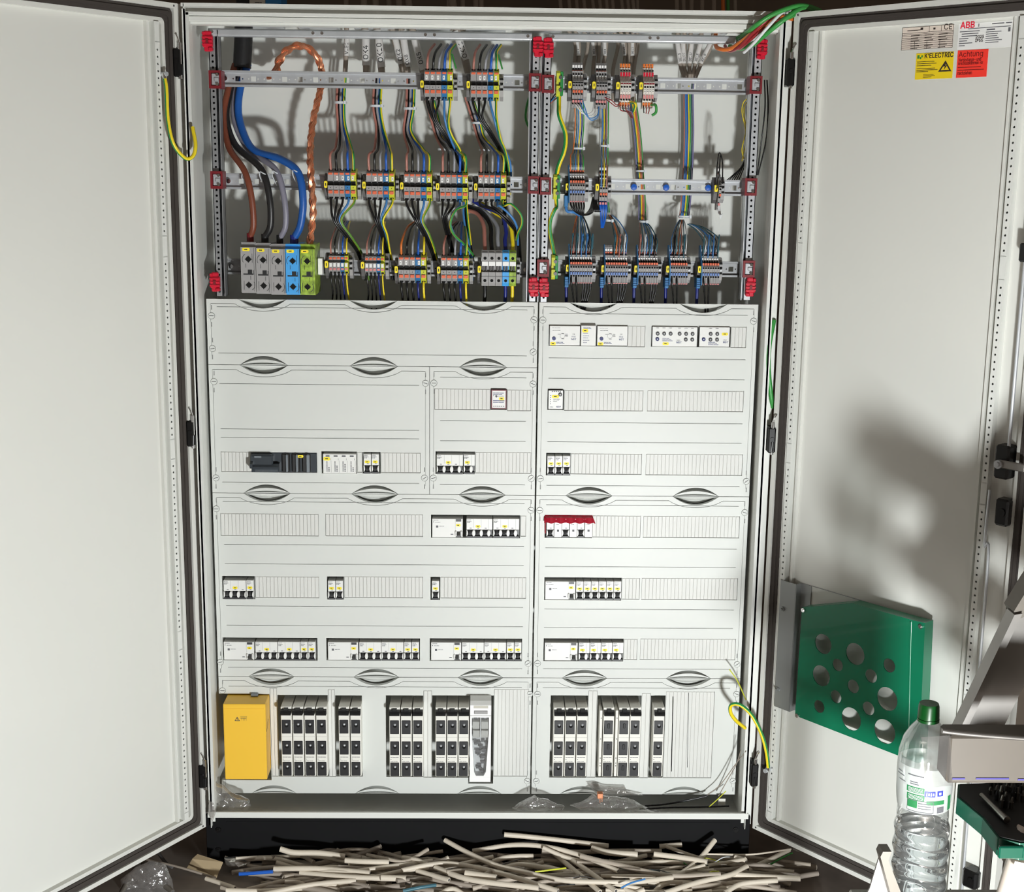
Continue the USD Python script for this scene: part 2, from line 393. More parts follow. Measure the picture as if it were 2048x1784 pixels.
# hinges: a black block on the frame and a bright pin on the door
for side, D, ys in ((-1, dl, (127, 864, 1546)), (1, dr, (145, 877, 1543))):
    for y in ys:
        p = W(1024 + side * 560, y, -.09); z = p[2]
        b = MB().box(side * .639, side * .656, -.112, -.074, z - .030, z + .028, .003).cyl((side * .648, -.1125, z + .003), (side * .648, -.114, z + .003), .004, 10)
        part(cab, 'hinge_block', b, 'black_gloss', smooth=30)
        ds = DL if side < 0 else DRt
        h = MB().tube([ds.P(.004, .006, z + .040), ds.P(.004, .006, z - .034)], .0042, 10, smooth=False).tube([ds.P(.004, .006, z + .040), ds.P(.008, .005, z + .052), ds.P(.009, .001, z + .058)], .0022, 6, seg=4)
        part(D, 'hinge_pin', h, 'chrome', smooth=40)
        part(D, 'hinge_bush', MB().tube([ds.P(.004, .006, z - .004), ds.P(.004, .006, z - .026)], .0062, 10, smooth=False), 'black_gloss', smooth=40)
for ds, D in ((DL, dl), (DRt, dr)):
    for z in (ZB + .0055, ZTD - .0055): part(D, 'rim_rivet', MB().cyl(ds.P(.010, 0, z), ds.P(.010, .0008, z), .0022, 8), 'steel_dark')
# lock of the right door: rod, black guide, lever, black box
tl, zl = DRt.px(2010, 925, .004)
b = MB().box(tl - .018, tl + .012, -.02, .014, zl - .032, zl + .034, .004)
part(dr, 'lock_case', DRt.put(b), 'black', smooth=30)
a, c = DRt.px(2044, 570, .004), DRt.px(2021, 900, .004)
part(dr, 'lock_rod', MB().tube([DRt.P(tl + .006, .005, zl + .03), DRt.P(tl + .006, .005, ZTD - .45), DRt.P(tl + .006, .005, ZTD - .02)], .0035, 8, smooth=False), 'zinc', smooth=40)
part(dr, 'rod_guide', DRt.put(MB().box(tl - .004, tl + .02, -.02, .014, zl + .385, zl + .42, .003)), 'black', smooth=30)
l0 = DRt.P(tl - .004, .018, zl - .002)
b = MB().cyl(l0, l0 + DRt.n * .006, .0085, 16).cyl(l0 + DRt.n * .006, l0 + DRt.n * .010, .005, 6)
b2 = MB().box(tl - .006, tl + .05, .016, .020, zl - .009, zl + .007, .002)
part(dr, 'lock_lever', DRt.put(b2), 'aluminium', smooth=30); part(dr, 'lock_bolt', b, 'zinc', smooth=30)
t2, z2 = DRt.px(2007, 1024, .002)
part(dr, 'latch_plate', DRt.put(MB().box(t2 - .016, t2 + .012, -.02, .008, z2 - .028, z2 + .026, .004).cyl((t2, .008, z2), (t2, .011, z2), .008, 10)), 'black_gloss', smooth=30)
t3, z3 = DRt.px(1945, 1757, .002)
part(dr, 'latch_plate', DRt.put(MB().box(t3 - .02, t3 + .012, -.02, .01, z3 - .022, z3 + .018, .004).cyl((t3 + .002, .01, z3), (t3 + .002, .014, z3), .006, 10)), 'black_gloss', smooth=30)
b = MB().tube([DRt.P(t2 - .034, .0, zl - .06), DRt.P(t2 - .034, .002, zl - .17), DRt.P(t2 - .024, .002, zl - .19), DRt.P(t2 - .022, .002, zl - .5), DRt.P(t2 - .02, .0, ZB + .06)], .003, 8, seg=5)
part(dr, 'lock_rod', b, 'zinc', smooth=40)
# grey sheet pocket screwed on the right door
s0, s1, s2, s3 = DRt.px(1595, 1170, .0), DRt.px(1594, 1430, .0), DRt.px(1562, 1170, .0), DRt.px(1550, 1430, 0)
ta, tb = s2[0] - .002, s0[0] - .004
b = MB().box(ta, tb, -.004, -.001, s1[1], s0[1]).box(tb, tb + .028, -.022, -.0185, s1[1], s0[1]).box(tb - .001, tb + .001, -.0215, -.001, s1[1], s0[1])
for y in (1217, 1378):
    q = DRt.px(1563 - (y - 1217) * .06, y, 0); b.cyl((q[0] + .003, -.001, q[1]), (q[0] + .003, .003, q[1]), .0055, 10).cyl((q[0] + .003, .003, q[1]), (q[0] + .003, .007, q[1]), .003, 8)
b.box(tb + .027, tb + .25, -.0212, -.0195, s0[1] - .001, s0[1] + .0002)
part(dr, 'pocket_bracket', DRt.put(b), 'grey_sheet', smooth=30)

# ---------------------------------------------------------------- protective covers with cut-outs, grip recesses and locks
XS = {'L': (-.625, .1238), 'R': (.1262, .625)}
ZR = lambda mm: ZO + 1.2 - mm / 1000
def wrect(r):                                    # pixel rectangle on the cover plane -> x0,x1,z0,z1
    x0, x1, y0, y1 = r; ym, xm = (y0 + y1) / 2, (x0 + x1) / 2
    return W(x0, ym, 0)[0], W(x1, ym, 0)[0], W(xm, y1, 0)[2], W(xm, y0, 0)[2]
def lens(xc, z, s, w=.054, sag=.0205, n=16):
    u = np.linspace(0, 1, n)
    return Polygon(list(zip(xc - w + 2 * w * u, z + s * sag * (1 - (2 * u - 1) ** 2))) + [(xc, z - s * .002)] if False else list(zip(xc - w + 2 * w * u, z + s * sag * (1 - (2 * u - 1) ** 2))))
def grip(xc, z, s, w=.0535, sag=.0200, n=22):     # s=-1: below the chord (top edge of a cover); s=+1: above it (bottom edge)
    prof = [(0, .0012), (.25, .0030), (.55, .0075), (.60, .018), (1.0, .020)] if s < 0 else [(0, .0005), (.09, .0005), (.10, .012), (.24, .012), (.25, .0008), (.60, .0010), (.66, .014), (1.0, .020)]
    u = np.linspace(0, 1, n); V = []
    for v, dpt in prof:
        tp = np.maximum(1 - (2 * u - 1) ** 2, 0)
        V.append(np.stack([xc - w + 2 * w * u, dpt * np.minimum(1, tp * 2.2) + .0003, z + s * sag * tp * v], 1))
    V = np.concatenate(V); k = len(prof)
    f = [(i * n + j, i * n + j + 1, (i + 1) * n + j + 1, (i + 1) * n + j) for i in range(k - 1) for j in range(n - 1)]
    if s < 0: f = [q[::-1] for q in f]
    return MB().add(V, [q[::-1] for q in f])
def rect_line(x0, x1, z, h=.0012): return sbox(x0, z - h / 2, x1, z + h / 2)
def cover(label, x0, x1, za, zb, grips, windows, strips, lines, locks, deep=.012, grip_bottom=True):
    g = .0012
    t = thing('cover_panel', label, 'cover panel', ((x0 + x1) / 2, 0, zb))
    P = sbox(x0 + g / 2, zb + g / 2, x1 - g / 2, za - g / 2)
    holes = [sbox(*(lambda r: (r[0], r[2], r[1], r[3]))(wrect(w))) for w in windows + strips]
    for xc in grips:
        holes.append(lens(xc, za - g / 2, -1))
        if grip_bottom: holes.append(lens(xc, zb + g / 2, 1))
    back = P.difference(unary_union(holes)) if holes else P
    gr = [rect_line(x0 + .022, x1 - .02, W((W2[0]), y, 0)[2]) for W2, y in []]
    zl_ = [W(965 if x0 < .1 else 1290, y, 0)[2] for y in lines]
    gr += [rect_line(x0 + .024, x1 - .024, z) for z in zl_]
    # raised field outline that runs round the grips
    up = []
    xs = np.linspace(x0 + .010, x1 - .010, 160)
    zz = np.full_like(xs, za - .0105)
    for xc in grips:
        a = np.abs(xs - xc) / .062
        zz = np.where(a < 1, np.minimum(zz, za - .0105 - .0165 * np.clip(1 - a ** 2, 0, 1) ** .8), zz)
    up = Polygon(list(zip(xs, zz + .0006)) + list(zip(xs[::-1], zz[::-1] - .0006)))
    if not up.is_valid: up = up.buffer(0)
    gr += [up, sbox(x0 + .009, zb + .02, x0 + .0098, za - .0105), sbox(x1 - .0098, zb + .02, x1 - .009, za - .0105)] if x1 - x0 > .1 else [up]
    for x, y in locks:
        p = W(x, y, 0)
        for q, l in ((17, 9), (-17, 9)):
            m = W(x, y + q, 0); gr.append(sbox(m[0] - .0011, m[2] - .0052, m[0] + .0011, m[2] + .0052))
        gr.append(Point(p[0], p[2]).buffer(.0078).difference(Point(p[0], p[2]).buffer(.0069)))
    skin = back.difference(unary_union(gr))
    part(t, 'cover_plate', MB().prism(back, .0022, deep).prism(skin, 0, .0022), 'cover', smooth=False)
    mk = MB().prism(unary_union(gr[-0:]).intersection(back), .0020, .0024)
    part(t, 'groove_bottoms', mk, 'groove', smooth=False)
    for xc in grips:
        part(t, 'grip_recess', grip(xc, za - g / 2, -1), 'cover', smooth=30)
        if grip_bottom: part(t, 'grip_recess', grip(xc, zb + g / 2, 1), 'cover', smooth=30)
    for k, (x, y) in enumerate(locks):
        p = W(x, y, 0); l = part(t, 'turn_lock', MB().cyl(p + [0, .002, 0], p + [0, -.0012, 0], .0068, 18), 'cover', smooth=30)
        an = math.radians([0, 12, -20, 35, 8, -10][k % 6]); c, s = math.cos(an) * .005, math.sin(an) * .005
        part(l, 'screw_slot', MB().tube([p + [-c, -.0013, -s], p + [c, -.0013, s]], .0006, 4, smooth=False), 'mark')
    for r in strips:
        a0, a1, c0, c1 = wrect(r); n = max(1, round((a1 - a0) / (.00885 if c1 - c0 < .08 else .0093)))
        b = MB().box(a0 + .0004, a1 - .0004, .0030, .006, c0 + .0003, c1 - .0003)
        e = np.linspace(a0 + .0005, a1 - .0005, n + 1)
        for i in range(n): b.box(e[i] + .00032, e[i + 1] - .00032, .0008, .0036, c0 + .0012, c1 - .0018, .0004)
        part(t, 'blanking_strip', b, 'cover_strip', smooth=False)
    return t
GL = [-.625 + .1265, -.625 + .3765, -.625 + .6255]
GRr = [.1262 + .1235, .1262 + .3735]
xsp = W(859, 860, 0)[0]
cover('plain wide cover panel without cut-outs, uppermost on the left', *XS['L'], ZR(0), ZR(150), GL, [], [], [619, 711], [(423, 631.5), (425, 697), (1068, 639.5), (1066.5, 704)])
cover('cover panel with black, white and breaker cut-outs in one row at its foot', XS['L'][0], xsp, ZR(150), ZR(450), GL[:2], [(502, 634, 905, 945), (643, 714, 903, 947), (725, 761, 904, 947)], [(442, 501, 903, 944), (714.5, 724.5, 904, 945), (761.5, 841, 905, 946)], [772, 862, 879, 968], [(428, 763), (432, 955.6), (851, 766.5), (849, 956)])
cover('narrow cover panel with the red-framed device in its upper row', xsp, XS['L'][1], ZR(150), ZR(450), GL[2:], [(981, 1014, 778, 820), (871, 950, 903, 948)], [(869, 980.5, 777, 820), (1014.5, 1062, 779, 822), (951, 1062, 904, 947)], [755, 842, 882, 969], [(867.8, 766), (866.6, 956), (1066, 768), (1062.5, 957)])
cover('large left cover panel with three rows of breaker cut-outs', *XS['L'], ZR(450), ZR(900), GL, [(862, 1040.5, 1030, 1076), (444.5, 510, 1152, 1198), (654, 688, 1153, 1199), (861, 880, 1154, 1200), (445.5, 635, 1275.5, 1321), (652.5, 840, 1276.5, 1321), (859.5, 1044, 1277, 1322)],
      [(441, 637, 1027, 1072), (651, 846, 1028, 1073), (1041, 1052, 1031, 1073), (510.5, 638, 1153, 1196), (688.5, 846, 1153, 1196), (880.5, 1052, 1154, 1197)], [1006.5, 1092, 1130.5, 1214.5, 1253, 1337], [(432.6, 1017.5), (441, 1324), (1062, 1020.5), (1056, 1327)])
cover('lower left cover panel around the yellow box and fuse switches', *XS['L'], ZR(900), ZR(1200), GL, [(439, 541, 1388, 1560), (556, 656.5, 1390, 1553), (671, 724.5, 1391, 1553), (772, 846.5, 1391, 1554), (864, 938.5, 1391, 1555), (937, 987, 1391, 1567)],
      [(541.5, 555.5, 1376, 1553), (657, 670.5, 1378.5, 1554), (847, 863.5, 1381, 1555), (987.5, 1056, 1378, 1553)], [1374.5], [(445, 1381), (1060, 1388), (1054.5, 1562)])
cover('upper right cover panel with the row of white bus actuators', *XS['R'], ZR(0), ZR(450), GRr, [(1097.5, 1255, 651, 692.5), (1302.5, 1461.5, 653, 694), (1095, 1128, 779, 820), (1092, 1141, 906, 951)],
      [(1255.5, 1290, 651, 694), (1462, 1492.5, 653, 696), (1128.5, 1286, 780, 822), (1294.5, 1487, 781, 823.5), (1141.5, 1283.5, 907, 949), (1291.5, 1485, 908, 951)], [628.5, 717.5, 758, 846, 885, 972], [(1085.6, 640), (1080.6, 957), (1507.2, 642.3), (1492.6, 962.5)])
cover('right cover panel with red tape over its top row of breakers', *XS['R'], ZR(450), ZR(900), GRr, [(1089.5, 1184.5, 1030, 1076), (1088.5, 1243, 1155, 1200.5), (1087, 1247, 1277, 1322.5)],
      [(1185, 1281, 1031, 1075), (1286.5, 1479, 1032, 1076), (1243.5, 1279.5, 1156, 1199), (1283, 1475, 1156, 1200), (1247.5, 1274.5, 1278, 1320), (1280, 1471, 1277.5, 1320)], [1011, 1097, 1134, 1219, 1256, 1338], [(1079.5, 1020.5), (1075, 1326.6), (1489.4, 1025), (1474, 1328.7)])
cover('lower right cover panel around seven black fuse switches', *XS['R'], ZR(900), ZR(1200), GRr, [(1100, 1174.5, 1391, 1555), (1193, 1280.5, 1391, 1555), (1299, 1328.5, 1391, 1555)],
      [(1175, 1192.5, 1381, 1555), (1281, 1298.5, 1386, 1556), (1329, 1426, 1383, 1556)], [1376], [(1075, 1388), (1072.6, 1562), (1473, 1388), (1465.7, 1561.7)])

# ---------------------------------------------------------------- modular devices in the cut-outs
MOD = .0175
def put_mod(key, name, build, px, py, label, cat, group=None, y=0.0):          # px,py = lower left corner of the front face
    p = W(px, py, y - .006); return place(key, name, build, (p[0], y, p[2]), label, cat, group)
def face(t, w, h=.0445, y=-.006, m='device', z0=0.0, r=.0007):
    return part(t, 'housing', MB().box(.0003, w - .0003, y, .045, z0, h, r), m, smooth=False)
def breaker(n, aux=False, half=False, tagged=True):
    w = n * MOD + (MOD * .5 if half else 0)
    def build(t):
        b = MB().box(.0003, w - .0003, -.006, .045, .0185, .0445, .0007).box(.0003, w - .0003, .0035, .045, 0, .019).box(.0003, w - .0003, -.004, .045, -.002, .0015, .0004)
        part(t, 'housing', b, 'device', smooth=False)
        part(t, 'toggle_well', MB().box(.0006, w - .0006, .0028, .0037, .0012, .0185).box(.0006, w - .0006, -.0058, .001, -.0018, .0028, .0006), 'toggle', smooth=False)
        for k in range(n):
            x = (k + .5) * MOD; b = MB(); tw = .0030
            b.prism_x(Polygon([(.003, .0035), (-.009, .006), (-.0105, .010), (-.009, .0125), (.003, .0175)]), x - tw, x + tw)
            part(t, 'toggle', b, 'toggle', smooth=False)
        for k in range(n + 1):
            x = k * MOD; a = .0038
            x0, x1 = max(x - a, .0004), min(x + a, w - .0004)
            el = Polygon([(x + a * math.cos(q), .0108 + .0075 * math.sin(q)) for q in np.linspace(0, 2 * math.pi, 17)[:-1]]).intersection(sbox(.0004, 0, w - .0004, .05))
            part(t, 'toggle_shroud', MB().prism(el, -.0095, .0035).prism(el.buffer(-.0008), -.0108, -.0090), 'device', smooth=False)
        pr = MB()
        dashes(pr, .0018, .0415, -.006, [.004, .002, .0015]); dashes(pr, .0018, .0375, -.006, [.003, .0035, .002], .0013); dashes(pr, .0018, .0350, -.006, [.002, .004], .0012)
        for k in range(n): pr.box((k + .45) * MOD, (k + .7) * MOD, -.0064, -.005, .0215, .0228)
        for k in range(1, n): pr.box(k * MOD - .00015, k * MOD + .00015, -.0062, -.005, .0235, .0435)
        if half: pr.box(w - MOD * .5, w - MOD * .5 + .0003, -.0062, -.005, .004, .0435)
        part(t, 'print', pr, 'print', smooth=False)
        if tagged: add_tag(t, (n / 2) * MOD + (.001 if n > 1 else 0), .0265, -.006, min(.012, MOD * .66))
    return build
def rcd(wpx=4.1):
    w = wpx * MOD
    def build(t):
        face(t, w, .0445)
        x = w - MOD * .98
        part(t, 'toggle_well', MB().box(x, w - .002, -.0063, -.003, .0, .0155, .001), 'toggle', smooth=False)
        part(t, 'toggle', MB().prism_x(Polygon([(-.006, .003), (-.016, .006), (-.0165, .009), (-.006, .014)]), x + .0045, w - .0055), 'toggle', smooth=False)
        for q in (x - .001, w - .0055): part(t, 'toggle_shroud', MB().box(q, q + .0048, -.011, -.004, .0035, .0165, .0018), 'device', smooth=25)
        part(t, 'test_window', MB().box(x + .001, x + .0135, -.0066, -.004, .0385, .0440), 'toggle', smooth=False)
        pr = MB()
        dashes(pr, .003, .041, -.006, [.004, .003, .0035]); dashes(pr, .003, .036, -.006, [.0015, .0], .0022); dashes(pr, .0075, .036, -.006, [.003, .002, .004, .001])
        pr.box(.0095, .0145, -.0063, -.005, .0235, .0285); dashes(pr, .017, .0265, -.006, [.005, .002, .003]); pr.box(x - .011, x - .005, -.0064, -.005, .0066, .0084)
        pr.box(x - .0008, x - .0005, -.0062, -.005, .018, .044)
        part(t, 'print', pr, 'print', smooth=False); add_tag(t, x + .0065, .0295, -.006)
    return build
def run(y0, items, where, cat='circuit breaker'):                              # items: (kind, left px)
    for kind, px, lab in items:
        key, bld, nm = kind
        put_mod(key, nm, bld, px, y0, lab + ' ' + where, cat if 'breaker' in nm else 'residual current device')
B1, B2, B3 = ('b1', breaker(1), 'circuit_breaker'), ('b2', breaker(1, half=True), 'circuit_breaker'), ('b3', breaker(3), 'circuit_breaker')
B3H, RK = ('b3h', breaker(3, half=True), 'circuit_breaker'), ('rcd', rcd(), 'residual_current_device')
B1P = ('b1p', breaker(1, tagged=False), 'circuit_breaker')
B2h = ('b2h', breaker(1, half=True), 'circuit_breaker'); RC4 = ('rcd4', rcd(4.5), 'residual_current_device')
run(946, [(B1, 727, 'left of the two single-pole circuit breakers'), (B1, 743, 'right of the two single-pole circuit breakers')], 'beside the white four-channel module')
run(947, [(B3H, 873, 'wide three-pole circuit breaker'), (B2, 927, 'narrow single-pole circuit breaker right of the three-pole one')], 'below the red-framed device')
run(949.5, [(B1, 1094, 'leftmost of three single-pole circuit breakers'), (B1, 1109.5, 'middle of three single-pole circuit breakers'), (B1, 1125, 'rightmost of three single-pole circuit breakers')], 'at the foot of the upper right cover')
run(1074.5, [(RK, 864, 'pale residual current device'), (B3H, 932.5, 'first three-pole circuit breaker'), (B3H, 986, 'second three-pole circuit breaker')], 'in the top row of the large left cover')
run(1197, [(B3, 447.5, 'three-pole circuit breaker with four white shrouds'), (B1, 493, 'single breaker beside the three-pole one')], 'at the left end of the middle row')
run(1198, [(B1, 656, 'left breaker of the lone pair'), (B1, 671.5, 'right breaker of the lone pair')], 'in the middle row of the large left cover')
run(1198.5, [(B1, 863.5, 'lone single-pole circuit breaker')], 'with a long blanking strip to its right')
run(1319.5, [(RK, 448, 'residual current device'), (B3, 511, 'first three-pole breaker'), (B3, 556, 'second three-pole breaker'), (B1, 601, 'first single-pole breaker'), (B1, 616.5, 'last single-pole breaker')], 'in the left cut-out of the bottom breaker row')
run(1320, [(RK, 656, 'residual current device'), (B3, 718.5, 'first three-pole breaker'), (B3, 763, 'second three-pole breaker'), (B1, 808, 'first single-pole breaker'), (B1, 823.5, 'last single-pole breaker')], 'in the middle cut-out of the bottom breaker row')
run(1320.5, [(RK, 862, 'residual current device'), (B3, 923.5, 'first three-pole breaker'), (B3, 968, 'second three-pole breaker'), (B1, 1013, 'first single-pole breaker'), (B1, 1028.2, 'last single-pole breaker')], 'in the third cut-out of the bottom breaker row')
run(1199, [(RK, 1090, 'residual current device')] + [(B1, 1151.5 + 15.1 * k, f'{ORD[k]} of six single-pole breakers') for k in range(6)], 'below the red-taped breakers')
run(1321, [(RC4, 1089, 'wide residual current device')] + [(B2h, 1157 + 22.4 * k, f'{ORD[k]} of four one-and-a-half-module breakers') for k in range(4)], 'in the bottom row of the right cover')
def auxmod(t):
    face(t, MOD * 1.02); part(t, 'window', MB().box(.003, .0135, -.0066, -.004, .0365, .0425), 'toggle', smooth=False)
    pr = MB(); pr.box(.0065, .0115, -.0063, -.005, .0135, .0185); dashes(pr, .004, .030, -.006, [.002, .004]); part(t, 'print', pr, 'print', smooth=False)
for k in range(3):
    put_mod('b1p', 'circuit_breaker', breaker(1, tagged=False), 1092.5 + 30.6 * k, 1074.5, f'{["left", "middle", "right"][k]} single-pole breaker with a dark toggle under the red tape', 'circuit breaker')
    put_mod('aux', 'auxiliary_module', auxmod, 1108 + 30.6 * k, 1074.5, f'white auxiliary module with a grey window right of the {["left", "middle", "right"][k]} red-taped breaker', 'module')
a0, a1, c0, c1 = wrect((1089, 1186, 1030, 1043)); b = MB()
n = 26; xs = np.linspace(a0 - .001, a1, n); V = []
for i, x in enumerate(xs):
    wv = .0012 * math.sin(i * 1.3)
    V += [(x, .004, c1 - .0005), (x, -.006 + wv, c1 - .0055 - wv), (x, -.0100 + wv * .5, c0 - .001 + wv), (x, -.0095 + wv * .5, c0 - .0015 + wv), (x, .005, c1 - .0015)]
b.add(V, [(5 * i + j, 5 * i + j + 1, 5 * i + 6 + j, 5 * i + 5 + j) for i in range(n - 1) for j in range(4)])
q = W(1191, 1047, -.01); b.add([(a1, -.006, c1 - .004), (a1, -.0095, c0), (q[0], -.0095, q[2]), (q[0] - .0015, -.0095, q[2] - .0005)], [(0, 1, 3), (0, 3, 2)])
q = W(1091, 1068, -.01); b.add([(a0, -.002, c1 - .002), (a0 + .0035, -.008, c1 - .003), (a0 + .0035, -.0075, q[2]), (a0 + .001, -.003, q[2])], [(0, 1, 2, 3)])
single('red_tape', b, 'tape_red', 'strip of red tape stuck along the top edge of three breakers', 'tape', smooth=20)

def bus_actuator(t):
    w = .0700; face(t, w, .0445)
    pr, pb = MB(), MB()
    dashes(pr, .006, .0395, -.006, [.004, .001, .004, .001, .006], .0005); dashes(pr, .007, .0335, -.006, [.005, .002, .003, .006], .001)
    c = Point(.0295, .0215)
    pr.prism(c.buffer(.0055).difference(c.buffer(.0051)), -.0063, -.005)
    for dx, dz in ((-.0105, .0035), (.006, .0035), (.006, .001), (.0065, -.001), (-.002, .0055), (-.002, -.007)): pr.box(.0295 + dx, .0295 + dx + .006, -.0063, -.005, .0215 + dz, .0225 + dz)
    dashes(pb, .016, .0065, -.006, [.006, .003, .005], .0011); dashes(pb, .016, .0040, -.006, [.004, .007, .006], .0011)
    part(t, 'print', pr, 'print', smooth=False); part(t, 'blue_print', pb, 'print_blue', smooth=False)
    part(t, 'button', MB().cyl((.0105, -.004, .0155), (.0105, -.008, .0155), .0042, 16), 'print_blue', smooth=40)
    k = text3('KNX', .0033, (.0505, -.006, .0185), (1, 0, 0), (0, 0, 1)); part(t, 'lettering', k, 'print_blue', smooth=False)
    k = text3('MDT', .0036, (.050, -.006, .0125), (1, 0, 0), (0, 0, 1), True); part(t, 'lettering', k, 'print_blue', smooth=False)
    k = text3('CE', .003, (.0525, -.006, .0245), (1, 0, 0), (0, 0, 1)); part(t, 'lettering', k, 'print', smooth=False)
    part(t, 'edge', MB().box(0, .0007, -.0066, 0, 0, .0445).box(w - .0007, w, -.0066, 0, 0, .0445), 'mark', smooth=False)
    add_tag(t, .0085, .0038, -.006, .013, .007)
put_mod('act', 'bus_actuator', bus_actuator, 1098.5, 690.5, 'pale grey bus actuator left of the narrow power supply', 'actuator')
put_mod('act', 'bus_actuator', bus_actuator, 1193.5, 691, 'pale grey bus actuator right of the narrow power supply', 'actuator')
def bus_supply(t):
    w = .0345; face(t, w, .046, y=-.012)
    pr = MB()
    for z, ws in ((.041, [.006, .004, .005]), (.0385, [.001, .009, .007]), (.0285, [.011]), (.0225, [.003, .006, .003]), (.0175, [.007, .004]), (.012, [.004, .005, .004]), (.007, [.009])): dashes(pr, .005, z, -.012, ws, .0009)
    part(t, 'print', pr, 'print_blue', smooth=False); add_tag(t, .0095, .0345, -.012, .014, .008)
put_mod('sup', 'bus_power_supply', bus_supply, 1161, 690.8, 'narrow white bus power supply between two bus actuators', 'power supply')
def knob(t, x, z, top=False):
    k = part(t, 'button', MB().lathe([(.0042, 0), (.0042, .0022), (.0034, .0030), (.0016, .0030), (.0012, .0022), (0, .0022)], 16).xf([[1, 0, 0], [0, 0, -1], [0, 1, 0]], (x, -.006, z)), 'toggle' if not top else 'print_blue', smooth=40)
    part(k, 'indicator', MB().cyl((x, -.0082, z), (x, -.0087, z), .0013, 8), 'device_grey')
def switch_act(pos, lone, txt, tagp, w):
    def build(t):
        face(t, w, .0445)
        for x, z in pos: knob(t, x, z)
        knob(t, *lone, True)
        pr = MB()
        for x, z in pos[:6]: dashes(pr, x - .004, .0415, -.006, [.001, .003, .0015], .0012)
        dashes(pr, txt[0] + .014, txt[1], -.006, [.005], .0)
        part(t, 'print', pr, 'print', smooth=False)
        pb = MB(); x0, z0 = txt
        for i, ws in enumerate(([.009, .006], [.008, .005, .006], [.012, .011])): dashes(pb, x0, z0 - i * .0027, -.006, ws, .0010)
        part(t, 'blue_print', pb, 'print_blue', smooth=False)
        x, z = tagp[2:]
        part(t, 'lettering', text3('MDT', .0040, (x, -.006, z), (1, 0, 0), (0, 0, 1), True), 'print_blue', smooth=False)
        part(t, 'lettering', text3('KNX', .0028, (x + .001, -.006, z + .0055), (1, 0, 0), (0, 0, 1)), 'print', smooth=False)
        part(t, 'edge', MB().box(0, .0007, -.0066, 0, 0, .0445).box(w - .0008, w, -.0066, 0, 0, .0445), 'mark', smooth=False)
        add_tag(t, tagp[0], tagp[1], -.006, .0145, .0062)
    return build
put_mod('sw1', 'switch_actuator', switch_act([(.0125 + .0148 * k, .029) for k in range(3)] + [(.0625 + .0148 * k, .029) for k in range(3)] + [(.0770, .016), (.0918, .016)], (.0122, .0165), (.0235, .0175), (.0315, .0062, .0555, .0075), .1035), 1303.5, 692.5, 'wide white switch actuator with eight grey push buttons', 'actuator')
put_mod('sw2', 'switch_actuator', switch_act([(.026, .029), (.041, .029), (.026, .016), (.041, .016)], (.0105, .0165), (.021, .0095), (.0585, .0290, .0545, .0085), .0700), 1397.5, 693, 'narrower white switch actuator with four grey push buttons', 'actuator')
def ip_device(t):
    w = .0345; face(t, w, .0445)
    pr = MB()
    for k in range(5): pr.box(.008 + k * .0045, .0105 + k * .0045, -.0063, -.005, .0405, .0425)
    for k in range(5): pr.box(.0045, .0065, -.0063, -.005, .012 + k * .0048, .0137 + k * .0048)
    for z, ws in ((.0235, [.008, .007]), (.021, [.005, .008]), (.018, [.009])): dashes(pr, .0115, z, -.006, ws, .0008)
    part(t, 'print', pr, 'print', smooth=False); knob(t, .0275, .0345)
    part(t, 'lettering', text3('KNX', .0028, (.004, -.006, .004), (1, 0, 0), (0, 0, 1)), 'print', smooth=False)
    part(t, 'lettering', text3('MDT', .0036, (.0185, -.006, .004), (1, 0, 0), (0, 0, 1), True), 'print_blue', smooth=False)
    part(t, 'edge', MB().box(0, .0008, -.0066, 0, 0, .0445).box(w - .0008, w, -.0066, 0, 0, .0445).box(0, w, -.0066, 0, 0, .0008).box(0, w, -.0066, 0, .0437, .0445), 'mark', smooth=False)
    add_tag(t, .0165, .0298, -.006, .0165, .007)
put_mod('ip', 'bus_interface', ip_device, 1096, 818.5, 'small pale bus interface at the left end of the middle right row', 'interface')
def framed(t):
    w = .0345; face(t, w, .0445)
    fr = sbox(0, 0, w, .0445).difference(sbox(.0017, .0012, w - .0017, .042))
    part(t, 'red_frame', MB().prism(fr, -.0075, 0), 'frame_red', smooth=False)
    pb, pr = MB(), MB()
    for z, ws in ((.036, [.006, .008, .009]), (.0325, [.012, .008]), (.030, [.002]), (.018, [.026]), (.0145, [.012, .012])): dashes(pb, .004, z, -.006, ws, .0013)
    for k in range(6): pr.box(.005 + k * .0045, .007 + k * .0045, -.0063, -.005, .005, .0068)
    dashes(pr, .0145, .029, -.006, [.005, .008], .001)
    part(t, 'print', pr, 'print', smooth=False); part(t, 'blue_print', pb, 'print_blue', smooth=False)
    part(t, 'button', MB().cyl((.0115, -.005, .029), (.0115, -.0075, .029), .0024, 12), 'toggle'); add_tag(t, .0235, .0235, -.006, .0125, .0068)
put_mod('fr', 'control_module', framed, 982.5, 817.5, 'white control module with a dark red frame among blanking strips', 'module')
def quad(t):
    w = .0765; face(t, w, .045, y=-.010)
    pr = MB()
    for k in range(4):
        x = .002 + k * .0185
        pr.prism(shift(lozenge(.0095, .0035), x + .009, .0405), -.0103, -.009); pr.box(x + .0165, x + .0169, -.0102, -.009, .002, .030)
        for j in range(9): pr.box(x + .0062, x + .0084, -.0103, -.009, .004 + j * .0028, .0058 + j * .0028)
        for j in range(3 + k % 3): pr.box(x + .0105, x + .0132, -.0103, -.009, .004 + j * .0038, .0066 + j * .0038)
        pr.box(x + .0145, x + .0152, -.0102, -.009, .031, .035)
    part(t, 'print', pr, 'print', smooth=False); add_tag(t, .009, .034, -.010, .0155, .008)
put_mod('quad', 'fuse_monitor', quad, 646.5, 945.5, 'white four-channel electronic fuse module with rows of tiny indicators', 'module', y=0)
